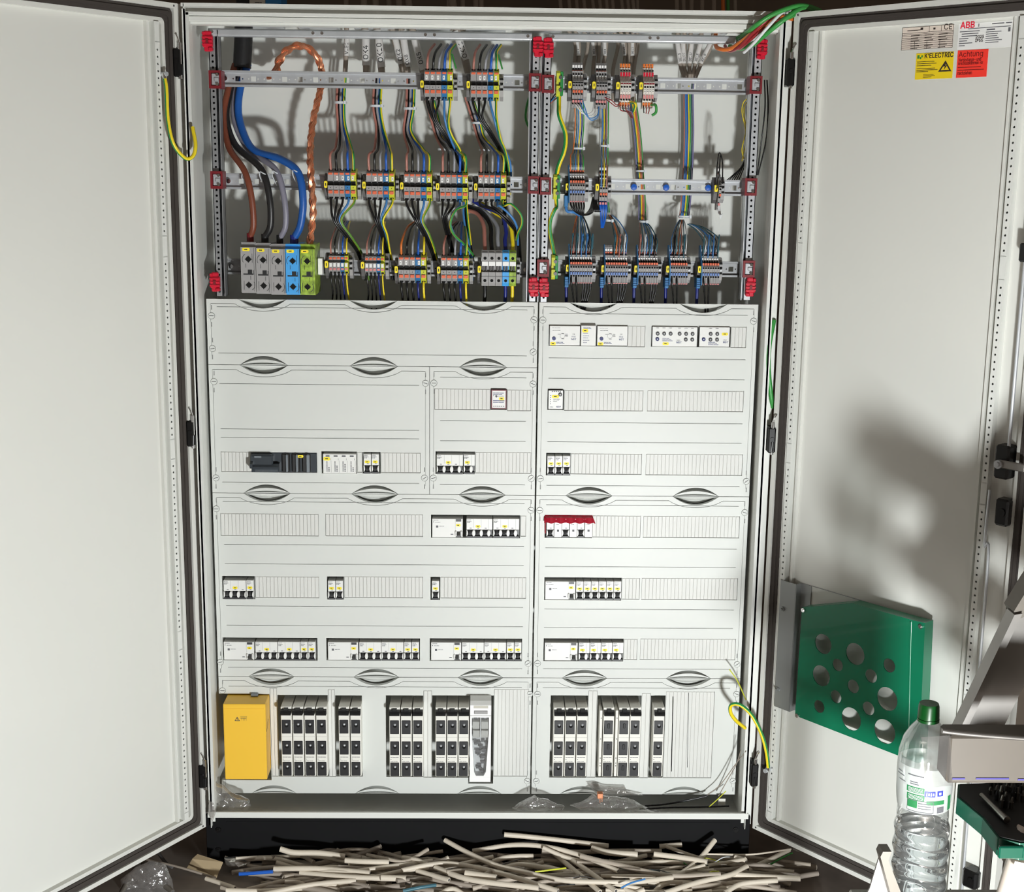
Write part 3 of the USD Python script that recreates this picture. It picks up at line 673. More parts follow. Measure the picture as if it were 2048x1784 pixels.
# black programmable controller
p0, p1 = W(503, 943.5, -.002), W(633, 906.5, -.002); w = p1[0] - p0[0]; h = p1[2] - p0[2]
t = thing('logic_controller', 'black programmable controller with a tilted grey front flap and ribbed modules', 'controller', (p0[0], 0, p0[2])); ORG[str(t.GetPath())] = np.zeros(3)
part(t, 'housing', MB().box(0, w, -.003, .06, 0, h, .001).box(0, .052, -.018, 0, .012, h - .002, .003), 'plc', smooth=False)
part(t, 'front_flap', MB().prism_x(Polygon([(-.003, .001), (-.020, .003), (-.024, .016), (-.016, .022), (-.003, .022)]), .004, .066), 'plc', smooth=False)
for k in range(5): part(t, 'flap_rib', MB().box(.012, .064, -.0235 + k * .0006, -.019, .005 + k * .0026, .0058 + k * .0026), 'plc_light', smooth=False)
part(t, 'side_cheek', MB().prism_x(Polygon([(-.003, .006), (-.030, .010), (-.030, .024), (-.003, .034)]), .001, .007), 'plc', smooth=False)
for k, x in enumerate((.084, .107, .131)):
    part(t, 'module_front', MB().box(x - .013, x + .006, -.008, 0, .001, h - .001, .002), 'black', smooth=False)
    part(t, 'module_rib', MB().box(x - .003, x + .0015 + .003 * (k == 2), -.014, -.005, .002, h - .002, .0015), 'plc_light', smooth=False)
part(t, 'port', MB().box(.001, .005, -.0305, -.028, .009, .014), 'offwhite', smooth=False)
part(t, 'name_plate', MB().box(.010, .026, -.0184, -.017, h - .008, h - .0045), 'plc_light', smooth=False); add_tag(t, .114, h - .0062, -.0085, .0145, .0058)

# ---------------------------------------------------------------- lower row: yellow box, fuse switches, link with a clear cover
a0, a1, c0, c1 = (W(447.9, 1480, -.058)[0], W(530.5, 1408, -.058)[0], W(490, 1559, -.058)[2], W(490, 1408.5, -.058)[2])
t = thing('shock_cover_box', 'yellow plastic shroud box with a printed warning triangle beside the fuse switches', 'cover box', (a0, 0, c0)); ORG[str(t.GetPath())] = np.zeros(3)
w, h = a1 - a0, c1 - c0
part(t, 'housing', MB().box(0, w, -.058, .04, 0, h, .0015).box(.003, w - .003, -.0588, -.057, h - .012, h - .0115), 'yellow_box', smooth=False)
tri = Polygon([(.0, 0), (.0125, 0), (.00625, .0108)]); tri = tri.difference(tri.buffer(-.0011)); tri = unary_union([tri, Polygon([(.0068, .0085), (.0045, .0048), (.0062, .0050), (.0055, .0018), (.0082, .0056), (.0064, .0054)])])
pr = MB().prism(shift(tri, .0265, h - .042), -.0584, -.0575)
for k, ws in enumerate(([.016], [.016], [.014])): dashes(pr, .040, h - .031 - k * .0026, -.058, ws, .0006)
for k in range(4): pr.box(.043 + k * .0035, .0434 + k * .0035, -.0583, -.0575, h - .041, h - .034)
part(t, 'warning_print', pr, 'mark', smooth=False)
part(t, 'latch', MB().box(w * .58, w * .75, -.012, .01, h - .001, h + .006, .001), 'plc_light', smooth=False)
part(t, 'side_seam', MB().prism_x(Polygon([(-.05, h * .62), (-.02, h * .72), (-.02, h * .725), (-.05, h * .625)]), w - .0002, w + .0005), 'mark', smooth=False)
FW, FH = .0262, .1885
def fuse_switch(indic):
    def build(t):
        y = -.036; w = FW
        part(t, 'housing', MB().box(.0004, w - .0004, y, .04, 0, FH - .0125, .0008).box(w - .0035, w - .0008, y + .001, .02, FH - .014, FH - .0118), 'fuse_body', smooth=False)
        part(t, 'handle', MB().prism_x(Polygon([(y + .002, FH - .0300), (y - .012, FH - .0290), (y - .016, FH - .0235), (y - .010, FH - .0185), (y + .006, FH - .0165)]), .001, w - .001).prism_x(Polygon([(y + .002, FH - .018), (y - .012, FH - .0195), (y - .013, FH - .0155), (y + .006, FH - .0130)]), .0085, .0185), 'black', smooth=False)
        for k, z in enumerate((.0015, .0555, .109)):
            d = part(t, 'fuse_window', MB().box(.0022, w - .0030, y - .0016, y + .004, z, z + .0345, .0008), 'fuse_black', smooth=False)
            if indic: part(d, 'indicator', MB().lathe([(.0030, 0), (.0028, .0012), (.0016, .0022), (0, .0025)], 12).xf([[1, 0, 0], [0, 0, -1], [0, 1, 0]], (w * .52, y - .0016, z + .0240)), 'zinc', smooth=60)
            else: part(d, 'indicator', MB().box(w * .40, w * .62, y - .0028, y, z + .0155, z + .0275, .0008), 'black', smooth=False)
            if indic: part(d, 'indicator_recess', MB().prism(Point(w * .52, z + .0205).buffer(.0044), y - .0019, y), 'hole', smooth=False)
        pr = MB()
        dashes(pr, .0028, .0480, y, [.005, .006, .007], .0014); dashes(pr, .0028, .0428, y, [.0022], .0013); dashes(pr, .0028, .0382, y, [.007, .0, .003, .005], .0011)
        pr.box(.001, w - .001, y - .0001, y + .001, .1000, .1004)
        part(t, 'print', pr, 'print', smooth=False)
    return build
def put_fuse(px, py, label, indic=True):
    p = W(px, py, -.036); return place('fs%d' % indic, 'fuse_switch', fuse_switch(indic), (p[0], 0, p[2]), label, 'fuse switch')
for k in range(4): put_fuse(564 + 23.3 * k, 1552, f'{ORD[k]} from the left in the four black-windowed fuse switches beside the yellow box')
for k in range(2): put_fuse(678.5 + 23.2 * k, 1552, f'{["left", "right"][k]} black-windowed fuse switch of the pair')
for k in range(3): put_fuse(779 + 23.0 * k, 1553, f'{["left", "middle", "right"][k]} fuse switch of the three left of the narrow ribbed strip')
for k in range(3): put_fuse(870.5 + 22.9 * k, 1553, f'{["left", "middle", "right"][k]} fuse switch of the three beside the clear-fronted disconnector')
for k in range(3): put_fuse(1105 + 23.0 * k, 1553, f'{["left", "middle", "right"][k]} fuse switch of the leftmost three on the right cover')
put_fuse(1203.5, 1553, 'flat-windowed fuse switch with a white spacer on its left', False); put_fuse(1234, 1553, 'flat-windowed fuse switch in the middle of its group of three', False); put_fuse(1256.5, 1553, 'fuse switch with round indicators at the right of the spaced group')
put_fuse(1303, 1553, 'lone fuse switch beside the wide ribbed strip')
def spacer(t):
    part(t, 'housing', MB().box(.0004, .0066, -.035, .04, 0, FH - .020, .0006), 'fuse_body', smooth=False)
    pr = MB()
    for z in (.148, .095, .046, .033, .026): pr.box(.0030, .0050, -.0353, -.034, z, z + .0022)
    part(t, 'print', pr, 'print_black', smooth=False)
for k, px in enumerate((1196.2, 1227.5)): 
    p = W(px, 1553, -.036); place('spacer', 'fuse_spacer', spacer, (p[0], 0, p[2]), f'narrow white printed spacer left of the {["first", "second"][k]} flat-windowed fuse switch', 'spacer')
# disconnector with a clear front
p = W(938.5, 1565, -.05); q = W(983.5, 1406, -.05); w, h = q[0] - p[0], q[2] - p[2]
t = thing('fuse_disconnector', 'white fuse disconnector with a clear tapered front showing metal contacts', 'disconnector', (p[0], 0, p[2])); ORG[str(t.GetPath())] = np.zeros(3)
zz = .0135
front = Polygon([(.001, zz), (w - .001, zz), (w - .001, h * .84), (.001, h * .84)])
win = Polygon([(w * .30, zz + .004), (w * .66, zz + .004), (w * .76, zz + .014), (w * .84, h * .45), (w * .88, h * .62), (w * .88, h * .82), (w * .10, h * .82), (w * .10, h * .62), (w * .14, h * .45), (w * .22, zz + .014)])
part(t, 'housing', MB().prism(front.difference(win), -.05, -.022).box(.001, w - .001, -.024, .03, zz, h * .84).prism_x(Polygon([(-.05, h * .845), (-.05, h * .97), (-.036, h), (.03, h), (.03, h * .845)]), .001, w - .001), 'white', smooth=False)
part(t, 'label_holder', MB().box(.0, w - .001, -.047, -.02, -.0005, zz - .001, .0008), 'white', smooth=False)
part(t, 'handle_slot', MB().box(w * .18, w * .84, -.0508, -.045, h * .935, h * .965), 'beige', smooth=False); part(t, 'handle_bar', MB().box(w * .2, w * .82, -.0525, -.045, h * .865, h * .905, .001), 'term_grey', smooth=False)
b = MB(); r2 = np.random.default_rng(3)
for k in range(46):
    z = zz + .006 + r2.random() * (h * .8 - zz - .012); f = .16 + .16 * min(1, (z - zz) / (h * .3)); x = w * .5 + (r2.random() - .5) * w * 2 * f
    s = .002 + r2.random() * .0035; b.box(x - s, x + s, -.040 + r2.random() * .012, -.024, z - s * .7, z + s * .7, .0005)
part(t, 'contact_parts', b, 'steel_dark', smooth=False, kind='stuff')
for x0, z0 in ((.13, .66), (.53, .66), (.15, .55), (.53, .55)): part(t, 'fuse_link', MB().box(w * x0, w * (x0 + .32), -.043, -.024, h * z0, h * (z0 + .09), .001), 'offwhite', smooth=False)
part(t, 'centre_rib', MB().box(w * .48, w * .52, -.046, -.024, h * .52, h * .82), 'white', smooth=False)
part(t, 'clear_front', MB().prism(win.buffer(-.0004), -.0512, -.0500), 'clear_cover', smooth=False)
b = MB()
for x, y0, y1 in ((1346, 1393, 1543), (1377.5, 1386, 1535)):
    p, q = W(x, y0, -.0002), W(x - (3 if y1 > 1540 else 3), y1, -.0002); 
    wd = .0009 if x < 1350 else .0004; b.add([(p[0] - wd, p[1], p[2]), (p[0] + wd, p[1], p[2]), (q[0] + wd, q[1], q[2]), (q[0] - wd, q[1], q[2]), (p[0] - wd, .001, p[2]), (p[0] + wd, .001, p[2]), (q[0] + wd, .001, q[2]), (q[0] - wd, .001, q[2])], [(0, 3, 2, 1), (4, 5, 6, 7), (0, 4, 7, 3), (1, 2, 6, 5)])
single('strip_gap', b, 'hole', 'two dark open gaps between ribs of the wide strip beside the lone fuse switch', 'gap')

# ---------------------------------------------------------------- upper compartment: posts, rails, brackets
YR = .05
def post(px_top, px_bot, y_top, y_bot, w, label, m='zinc', y=.0, flange=1):
    a, c = W(px_top, y_top, y), W(px_bot, y_bot, y); x = (a[0] + c[0]) / 2
    t = thing('perforated_post', label, 'mounting post', (x, y, c[2]))
    g = perforated(x - w / 2, x + w / 2, c[2], a[2], .0125, .0026)
    b = MB().prism(g, y, y + .0015); 
    for s in (-1, 1): b.box(x + s * w / 2, x + s * (w / 2 - .0015), y, y + .03, c[2], a[2])
    part(t, 'post', b, m, smooth=False)
    part(t, 'inner_web', MB().box(x - w / 2 + .002, x + w / 2 - .002, y + .022, y + .024, c[2], a[2]), 'black', smooth=False)
    b = MB().box(x + flange * (w / 2 + .004), x + flange * (w / 2 + .006), y - .004, y + .03, c[2], a[2]).box(x + flange * w / 2, x + flange * (w / 2 + .006), y + .026, y + .03, c[2], a[2])
    part(t, 'edge_flange', b, m, smooth=False)
    return x
XPL = post(427, 436, 60, 592, .0155, 'shaded perforated steel post at the left edge of the upper compartment', 'zinc_shaded')
XPA = post(1072, 1065, 78, 603, .0165, 'left one of the twin bright perforated posts in the middle', 'zinc', flange=-1)
XPB = post(1095, 1088, 80, 604, .0165, 'right one of the twin bright perforated posts in the middle', 'zinc', flange=-1)
XPR = post(1514, 1497, 82, 600, .0175, 'perforated steel post at the right edge of the upper compartment', 'zinc', flange=-1)
def clip(px, py, label, mirror=False, h=.043, w=.022):
    p = W(px, py, -.012); x, z = p[0], p[2]; s = -1 if mirror else 1
    t = thing('rail_clip', label, 'clip', (x, -.012, z - h / 2), 'red plastic clips on the posts')
    b = MB().box(x - w * .36, x + w * .36, -.014, -.002, z - h * .5, z + h * .5, .002).box(x - w * .5, x + w * .5, -.016, -.004, z - h * .30, z + h * .30, .002)
    b.box(x - w * .5 * s, x - w * .2 * s, -.018, -.004, z + h * .28, z + h * .46, .0015).box(x + w * .1 * s, x + w * .5 * s, -.018, -.004, z - h * .48, z - h * .3, .0015)
    for k in range(3): b.box(x - w * .5, x + w * .5, -.0185, -.015, z - h * .2 + k * h * .17, z - h * .2 + k * h * .17 + h * .07)
    part(t, 'clip_body', b, 'red', smooth=False); part(t, 'clip_slot', MB().box(x - w * .12, x + w * .12, -.0190, -.015, z - h * .12, z + h * .10), 'maroon', smooth=False)
for px, py, l in ((415, 82, 'on the left post at the top'), (1076, 93, 'on the left middle post at the top'), (1097, 95, 'on the right middle post at the top'), (1524, 98, 'on the right post at the top'),
                  (430, 564, 'on the left post at the bottom'), (1067, 574, 'on the left middle post at the bottom'), (1088, 575, 'on the right middle post at the bottom'), (1501, 574, 'on the right post at the bottom')):
    clip(px, py, 'bright red plastic clip ' + l, px > 1200)
def saddle(px, py, label, h=.038, w=.027):
    p = W(px, py, -.006); x, z = p[0], p[2]
    t = thing('rail_saddle', label, 'bracket', (x, 0, z - h / 2))
    fr = sbox(x - w / 2, z - h / 2, x + w / 2, z + h / 2).difference(sbox(x - w * .32, z - h * .34, x + w * .34, z + h * .36))
    part(t, 'frame', MB().prism(fr, -.012, .03), 'maroon', smooth=False)
    part(t, 'clamp_plate', MB().box(x - w * .3, x + w * .32, -.009, -.004, z - h * .32, z + h * .34, .001).box(x - w * .1, x + w * .30, -.012, -.008, z - h * .12, z + h * .12, .0015), 'zinc', smooth=False)
    b = MB()
    for q in (-.26, .27):
        s = part(t, 'screw', MB().cyl((x + w * .17, -.009, z + q * h), (x + w * .17, -.0135, z + q * h), .0035, 10), 'chrome', smooth=40)
for px, py, l in ((431, 159, 'left end of the top rail'), (434, 360, 'left end of the middle rail'), (1070, 165, 'right end of the top left rail'), (1068, 370, 'right end of the middle left rail'),
                  (1096, 168, 'left end of the top right rail'), (1090, 372, 'left end of the middle right rail'), (1086, 536, 'left end of the bottom right rail'), (1511, 170, 'right end of the top right rail'), (1501, 374, 'right end of the middle right rail'), (1497, 538, 'right end of the bottom right rail')):
    saddle(px, py, 'dark red plastic saddle clamping the ' + l)
def din_rail(px0, px1, py, label, m='zinc', slots=True):
    a, c = W(px0, py, YR), W(px1, py, YR); z = (a[2] + c[2]) / 2; x0, x1 = a[0], c[0]
    t = thing('mounting_rail', label, 'rail', ((x0 + x1) / 2, YR, z))
    web = sbox(x0, z - .0125, x1, z + .0125); hs = []
    x = x0 + .035
    while x < x1 - .02:
        hs += [sbox(x - .0055, z - .0055, x + .0055, z + .0055), Point(x + .0105, z).buffer(.0016, 3), Point(x - .0105, z).buffer(.0016, 3)]; x += .0345
    b = MB().prism(web.difference(unary_union(hs)), YR + .0075, YR + .009)
    for s in (-1, 1):
        b.box(x0, x1, YR, YR + .0013, z + s * .0130, z + s * .0178, .0003)
        b.prism_x(Polygon([(YR, z + s * .0130), (YR + .0013, z + s * .0130), (YR + .009, z + s * .0120), (YR + .0075, z + s * .0120)]), x0, x1)
    part(t, 'rail', b, m, smooth=False)
    for xx, k in ((x0 + .008, 0), (x1 - .008, 1)): part(t, 'end_screw', MB().cyl((xx, YR + .008, z), (xx, YR - .002, z), .005, 10).cyl((xx, YR - .002, z), (xx, YR - .004, z), .0028, 6), 'chrome', smooth=40)
    return z
din_rail(443, 1062, 161, 'slotted steel rail with two terminal groups across the top of the left side')
din_rail(450, 1060, 366, 'slotted steel rail behind five terminal groups across the middle left')
din_rail(455, 1058, 536, 'slotted steel rail behind the power terminals at the bottom left', 'zinc_shaded')
din_rail(1110, 1505, 171, 'slotted steel rail with four tall terminal groups across the top right')
din_rail(1104, 1494, 374, 'slotted steel rail with blue plugs across the middle right')
din_rail(1102, 1490, 537, 'slotted steel rail behind five blue terminal groups at the bottom right', 'zinc_shaded')
for x0, x1, y0, y1, hx, l in ((416, 1064, 64.5, 73, (626, 644, 851, 869), 'left'), (1098, 1497, 75.5, 78, (1300, 1316), 'right')):
    a, c = W(x0, y0, -.004), W(x1, y1, -.004); z = (a[2] + c[2]) / 2; h = .0085
    t = thing('top_strut', f'smooth rounded steel strut across the top of the {l} compartment', 'strut', ((a[0] + c[0]) / 2, -.004, z - h))
    part(t, 'strut', MB().prism_x(sbox(-.004, z - h, .02, z + h).buffer(-.004).buffer(.004, 4), a[0], c[0]), 'zinc', smooth=40)
    for q in hx + (int(x0 + 8), int(x1 - 8)): part(t, 'screw', MB().cyl((W(q, y0, -.004)[0], -.003, z + .001), (W(q, y0, -.004)[0], -.0055, z + .001), .0034, 10), 'chrome', smooth=40)
for k, (px, py) in enumerate(((1267.5, 374), (1332, 375), (1416, 375.5))):
    p = W(px, py, YR + .004); b = MB().lathe([(.0075, 0), (.0078, .003), (.0068, .006), (0, .0068)], 8).xf([[1, 0, 0], [0, 0, -1], [0, 1, 0]], p)
    single('blue_plug', b, 'lever_blue' if False else 'w_blue', f'{["left", "middle", "right"][k]} of three blue plastic plugs pressed into the middle right rail', 'plug')

# ---------------------------------------------------------------- terminal blocks (local: x along the rail, y=0 at the rail, z=0 at its centre)
def hole_disc(t, x, y, z, r, tilt=0.0, m='hole'):
    d = np.array([0, -math.cos(tilt), math.sin(tilt)])
    part(t, 'wire_entry', MB().cyl(np.array([x, y, z]), np.array([x, y, z]) + d * .0012, r, 12), m, smooth=False)
def tb_power(body, small=False, mk=0, pusher='orange'):
    w = .0126
    def build(t):
        pr = Polygon([(0, .034), (-.030, .034), (-.046, .0265), (-.050, .025), (-.050, .0065), (-.036, .006), (-.036, -.0025), (-.050, -.003), (-.050, -.0215), (-.046, -.024), (-.030, -.034), (0, -.034)])
        part(t, 'body', MB().prism_x(pr, .0003, w - .0003), body, smooth=False)
        part(t, 'contact', MB().box(.002, w - .002, -.042, -.034, -.0022, .0055), 'black_gloss', smooth=False)
        hole_disc(t, w / 2, -.0385, .0298, .0042, .44); hole_disc(t, w / 2, -.0380, -.0288, .0044, -.5)
        for z0, z1 in ((.0205, .0252), (-.0205, -.0135)): part(t, 'pusher', MB().box(.0018, w - .0018, -.0525, -.045, z0, z1, .0008), pusher, smooth=False)
        if mk: 
            x = {1: .0052, 2: .0085}[mk]; m = part(t, 'marker', MB().box(x - .0024, x + .0024, -.0512, -.048, .0085, .0178, .0003), 'white', smooth=False)
            part(m, 'legend', MB().box(x - .0006, x + .0006, -.0514, -.051, .0115, .0148), 'print', smooth=False)
        part(t, 'test_hole', MB().box(w / 2 - .0008, w / 2 + .0008, -.0503, -.049, -.0085, -.0068), 'hole', smooth=False)
        part(t, 'seam', MB().box(.0004, w - .0004, -.0503, -.049, -.0128, -.0122).box(.0004, w - .0004, -.0503, -.049, .0070, .0074), 'term_dark', smooth=False)
    return w, build
def tb_small(body):
    w = .0088
    def build(t):
        pr = Polygon([(0, .0235), (-.028, .0235), (-.040, .018), (-.040, .0095), (-.030, .009), (-.030, .004), (-.042, .0035), (-.042, -.014), (-.030, -.022), (0, -.022)])
        part(t, 'body', MB().prism_x(pr, .0002, w - .0002), body, smooth=False)
        part(t, 'pusher', MB().box(.0012, w - .0012, -.0420, -.036, .0105, .0155, .0006), 'orange', smooth=False)
        part(t, 'marker', MB().box(.0016, w - .0016, -.0432, -.040, -.006, .0025, .0004), 'white', smooth=False)
        part(t, 'pusher', MB().box(.0012, w - .0012, -.0435, -.038, -.0135, -.0085, .0006), 'pink', smooth=False)
        hole_disc(t, w / 2, -.034, .0205, .0030, .42); hole_disc(t, w / 2, -.035, -.0185, .0030, -.6)
    return w, build
def tb_big(body):
    w = .0156
    def build(t):
        pr = Polygon([(0, .040), (-.044, .040), (-.050, .034), (-.050, .0075), (-.040, .007), (-.040, -.008), (-.050, -.0085), (-.050, -.033), (-.044, -.040), (0, -.040)])
        part(t, 'body', MB().prism_x(pr, .0003, w - .0003), body, smooth=False)
        part(t, 'marker', MB().box(.0008, w - .0008, -.0515, -.048, .0055, .0155, .0004), 'white', smooth=False)
        part(t, 'clamp_foot', MB().box(.003, .007, -.047, -.038, -.006, .0055, .001).box(.009, .0125, -.047, -.038, -.006, .0045, .001), 'term_dark', smooth=False)
        for z in (.0225, -.0275): part(t, 'screw_hole', MB().prism(Point(w / 2, z).buffer(.0034, 6), -.0504, -.047), 'hole', smooth=False)
        part(t, 'seam', MB().box(.0004, w - .0004, -.0504, -.049, -.0186, -.0178).box(.002, w - .002, -.0504, -.049, .0352, .0362), 'mark', smooth=False)
    return w, build
def tb_huge(body):
    w = .0345
    def build(t):
        pr = Polygon([(.02, .055), (-.066, .055), (-.069, .052), (-.070, .0465), (-.080, .046), (-.080, -.052), (-.074, -.056), (.02, -.056)])
        part(t, 'body', MB().prism_x(pr, .0003, w - .0003), body, smooth=False)
        part(t, 'lid_edge', MB().box(.0006, w - .0006, -.0725, -.05, .0535, .0565, .0008), body, smooth=False)
        part(t, 'side_joint', MB().box(w - .0052, w - .0046, -.0804, -.078, -.052, .045), 'mark', smooth=False)
        for z, s in ((.0195, 1), (-.0375, -1)):
            c = Point(w * .5, z)
            st = unary_union([c.buffer(.0056, 5)] + [Polygon([(w * .5 + math.cos(a) * .0082, z + math.sin(a) * .0082), (w * .5 + math.cos(a + .35) * .0052, z + math.sin(a + .35) * .0052), (w * .5 + math.cos(a - .35) * .0052, z + math.sin(a - .35) * .0052)]) for a in (0, math.pi / 2, math.pi, -math.pi / 2)])
            part(t, 'socket_screw', MB().prism(st, -.0808, -.078), 'hole', smooth=False)
            arc = c.buffer(.0138, 16).difference(c.buffer(.0126, 16)).intersection(sbox(w * .5 - .02, z - .007, w * .5 - .006, z + .011) if s > 0 else sbox(w * .5 + .006, z - .011, w * .5 + .02, z + .007))
            part(t, 'turn_arc', MB().prism(arc, -.0804, -.079), 'mark', smooth=False)
        pr = MB()
        pr.box(w * .16, w * .82, -.0804, -.079, -.0148, -.0120).box(w * .45, w * .72, -.0804, -.079, -.0120, -.0035).box(w * .78, w * .82, -.0804, -.079, -.0120, -.0045)
        pr.box(w * .32, w * .345, -.0803, -.079, .001, .010).box(w * .62, w * .645, -.0803, -.079, -.026, -.017).box(w * .73, w * .755, -.0803, -.079, .012, .032).box(w * .18, w * .205, -.0803, -.079, -.048, -.028)
        part(t, 'print', pr, 'print_black', smooth=False)
        add_tag(t, w * .36, .0410, -.080, .017, .0070)
    return w, build
def tb_multi(body='term_grey', white=False, dark=False):
    w = .0060
    def build(t):
        tops = 'offwhite' if white else body
        pr = Polygon([(0, .048), (-.012, .048), (-.018, .043), (-.018, .030), (-.028, .029), (-.028, .013), (-.040, .012), (-.050, .006), (-.050, -.012), (-.040, -.019), (-.040, -.031), (-.028, -.032), (-.028, -.045), (-.018, -.050), (0, -.050)])
        part(t, 'body', MB().prism_x(pr, .0002, w - .0002), tops, smooth=False)
        if white:
            L = [(-.0195, .0385, .0475, 'w_orange'), (-.0295, .0195, .0285, 'red'), (-.0415, .0085, .0115, 'maroon'), (-.0415, -.0285, -.0205, 'pink'), (-.0295, -.0445, -.0365, 'w_orange')]
        else:
            L = [(-.0195, .0365, .0425, 'white'), (-.0195, .0255, .0310, 'orange'), (-.0295, .0130, .0200, 'white'), (-.0415, .0050, .0100, 'orange'), (-.0515, -.0185, -.0130, 'orange'), (-.0415, -.0390, -.0335, 'pink')]
        for y, z0, z1, m in L: part(t, 'marker' if m == 'white' else 'pusher', MB().box(.0008, w - .0008, y - .0012, y + .006, z0, z1, .0004), m, smooth=False)
        for y, z in (((-.0186, .0345), (-.0286, .0225), (-.0500, -.0030), (-.042, -.0210), (-.030, -.041)) if not white else ((-.0286, .032), (-.050, -.004), (-.042, -.031))): part(t, 'wire_entry', MB().box(.0010, w - .0010, y - .0022, y, z - .0016, z + .0016, .0006), 'hole', smooth=False)
        part(t, 'slot', MB().box(.0004, w - .0004, -.0506, -.049, .0016, .0048), 'hole' if not white else 'maroon', smooth=False)
        if white:
            for k in range(3): part(t, 'notch', MB().box(.0015, w - .0015, -.0506, -.049, -.006 - k * .004, -.0045 - k * .004), 'term_grey', smooth=False)
    return w, build
def tb_bus():
    w = .0056
    def build(t):
        pr = Polygon([(0, .050), (-.014, .050), (-.018, .046), (-.018, .030), (-.030, .028), (-.030, .013), (-.044, .010), (-.050, .005), (-.050, -.010), (-.054, -.014), (-.054, -.034), (0, -.034)])
        part(t, 'body', MB().prism_x(pr, .0002, w - .0002), 'term_grey', smooth=False)
        for y, z0, z1, m in ((-.0195, .0375, .0430, 'white'), (-.0195, .0310, .0355, 'orange'), (-.0315, .0180, .0235, 'white'), (-.0460, .0085, .0135, 'orange'), (-.0530, -.0150, -.0085, 'lever_blue'), (-.0545, -.0340, -.0318, 'pink')):
            part(t, 'marker' if m == 'white' else 'pusher', MB().box(.0007, w - .0007, y - .0012, y + .006, z0, z1, .0004), m, smooth=False)
        for y, z in ((-.018, .0275), (-.030, .0150), (-.0500, .0025), (-.0540, -.0172)): part(t, 'wire_entry', MB().box(.0009, w - .0009, y - .0016, y + .001, z - .0018, z + .0018, .0006), 'hole', smooth=False)
        part(t, 'fin', MB().box(.0022, .0030, -.0555, -.053, -.031, -.0195), 'term_dark', smooth=False)
    return w, build
def end_clamp(tagged):
    def build(t):
        w = .0085
        b = MB().prism_x(Polygon([(0, .024), (-.020, .024), (-.030, .012), (-.034, .010), (-.034, -.012), (-.028, -.026), (-.016, -.034), (0, -.034)]), .0003, w - .0003)
        part(t, 'clamp_body', b, 'term_grey' if not tagged else 'term_dark', smooth=False)
        if tagged:
            m = part(t, 'yellow_tag', MB().prism(shift(Polygon([(x, z) for z, x in np.array(lozenge(.0158, .0074).exterior.coords)]), w / 2, 0), -.0445, -.033), 'yellow_tag', smooth=False)
            part(m, 'legend', MB().box(w / 2 - .001, w / 2 + .001, -.0448, -.044, -.003, .003), 'print_black', smooth=False)
        else:
            for z in (.012, .002, -.010): part(t, 'clamp_slot', MB().box(.001, w - .0012, -.0350, -.028, z - .0022, z + .0022), 'hole', smooth=False)
            part(t, 'clamp_screw', MB().cyl((w / 2, -.034, -.004), (w / 2, -.0365, -.004), .0028, 8), 'zinc', smooth=40)
            for k in range(3): part(t, 'clamp_rib', MB().box(.0005, w - .0005, -.0300 + k * .004, -.012, -.0185 - k * .0045, -.0165 - k * .0045), 'term_grey', smooth=False)
    return build
TOP, BOT = {}, {}                                # wire entry points in the world, by cluster
def cluster(cid, where, px, py, kinds, yc=.0, step=None, end_left=True, end_right=True, clamp_dz=0.0, names=None):
    p = W(px, py, yc); x, z = p[0], p[2]; n = len(kinds); x0 = x
    if end_left: place('ecl', 'end_clamp', end_clamp(True), (x - .0092, YR, z - .001 + clamp_dz), 'yellow-tagged dark end clamp left of ' + (where if n > 1 else 'the lone block on the middle right rail'), 'end clamp')
    TOP[cid], BOT[cid] = [], []
    for i, (key, proto, nm, desc) in enumerate(kinds):
        w, build = proto
        pos = ORD[i] if n > 1 else 'single'
        place(key, nm, build, (x, YR, z), f'{pos} block, {desc}, of {where}' if n > 1 else f'{desc} terminal block {where}', 'terminal block')
        tz, bz, ty, by = {'p': (.0305, -.030, -.041, -.041), 's': (.0215, -.0195, -.036, -.036), 'b': (.040, -.040, -.03, -.03), 'h': (.055, -.056, -.03, -.03), 'm': (-.003, -.041, -.053, -.033), 'u': (.0275, -.0185, -.020, -.056)}[key[0]]
        TOP[cid].append(np.array([x + w / 2, YR + ty, z + tz])); BOT[cid].append(np.array([x + w / 2, YR + by, z + bz]))
        x += (step or w)
    if end_right: place('ecr', 'end_clamp', end_clamp(False), (x + .0012, YR, z + clamp_dz), 'slotted grey end clamp right of ' + (where if n > 1 else 'the lone block on the middle right rail'), 'end clamp')
    return x0, x, z
pg0, pg1, pg2, pb1, pb2, py1, py2 = tb_power('term_grey'), tb_power('term_grey', mk=1), tb_power('term_grey', mk=2), tb_power('term_blue', mk=1), tb_power('term_blue', mk=2), tb_power('term_gy', mk=1), tb_power('term_gy', mk=2)
N = 'terminal_block'
G = lambda m: ('pg%d' % m, {0: pg0, 1: pg1, 2: pg2}[m], N, 'grey with white marker' if m else 'grey without marker')
Bk = lambda m: ('pb%d' % m, pb1 if m == 1 else pb2, N, 'blue')
Yk = lambda m: ('py%d' % m, py1 if m == 1 else py2, N, 'yellow-green')
cluster('A', 'the left terminal group on the top left rail', 848.3, 167, [G(1), G(1), G(1), Bk(1), Yk(2)])
cluster('B', 'the right terminal group on the top left rail', 941, 168, [G(0), G(2), G(1), Bk(2), Yk(1)])
MIDN = ['leftmost', 'second', 'middle', 'fourth', 'rightmost']
for k, (px, py, q) in enumerate(((655.2, 368, [0, 2, 2, 2, 1]), (732, 369.5, [0, 2, 2, 2, 2]), (807.5, 371, [1, 1, 2, 1, 1]), (879.5, 372.5, [1, 1, 0, 1, 2]), (956, 373, [1, 1, 1, 1, 1]))):
    cluster(f'M{k}', f'the {MIDN[k]} group on the middle left rail', px, py, [G(q[0]), G(q[1]), G(q[2]), Bk(q[3]), Yk(q[4])])
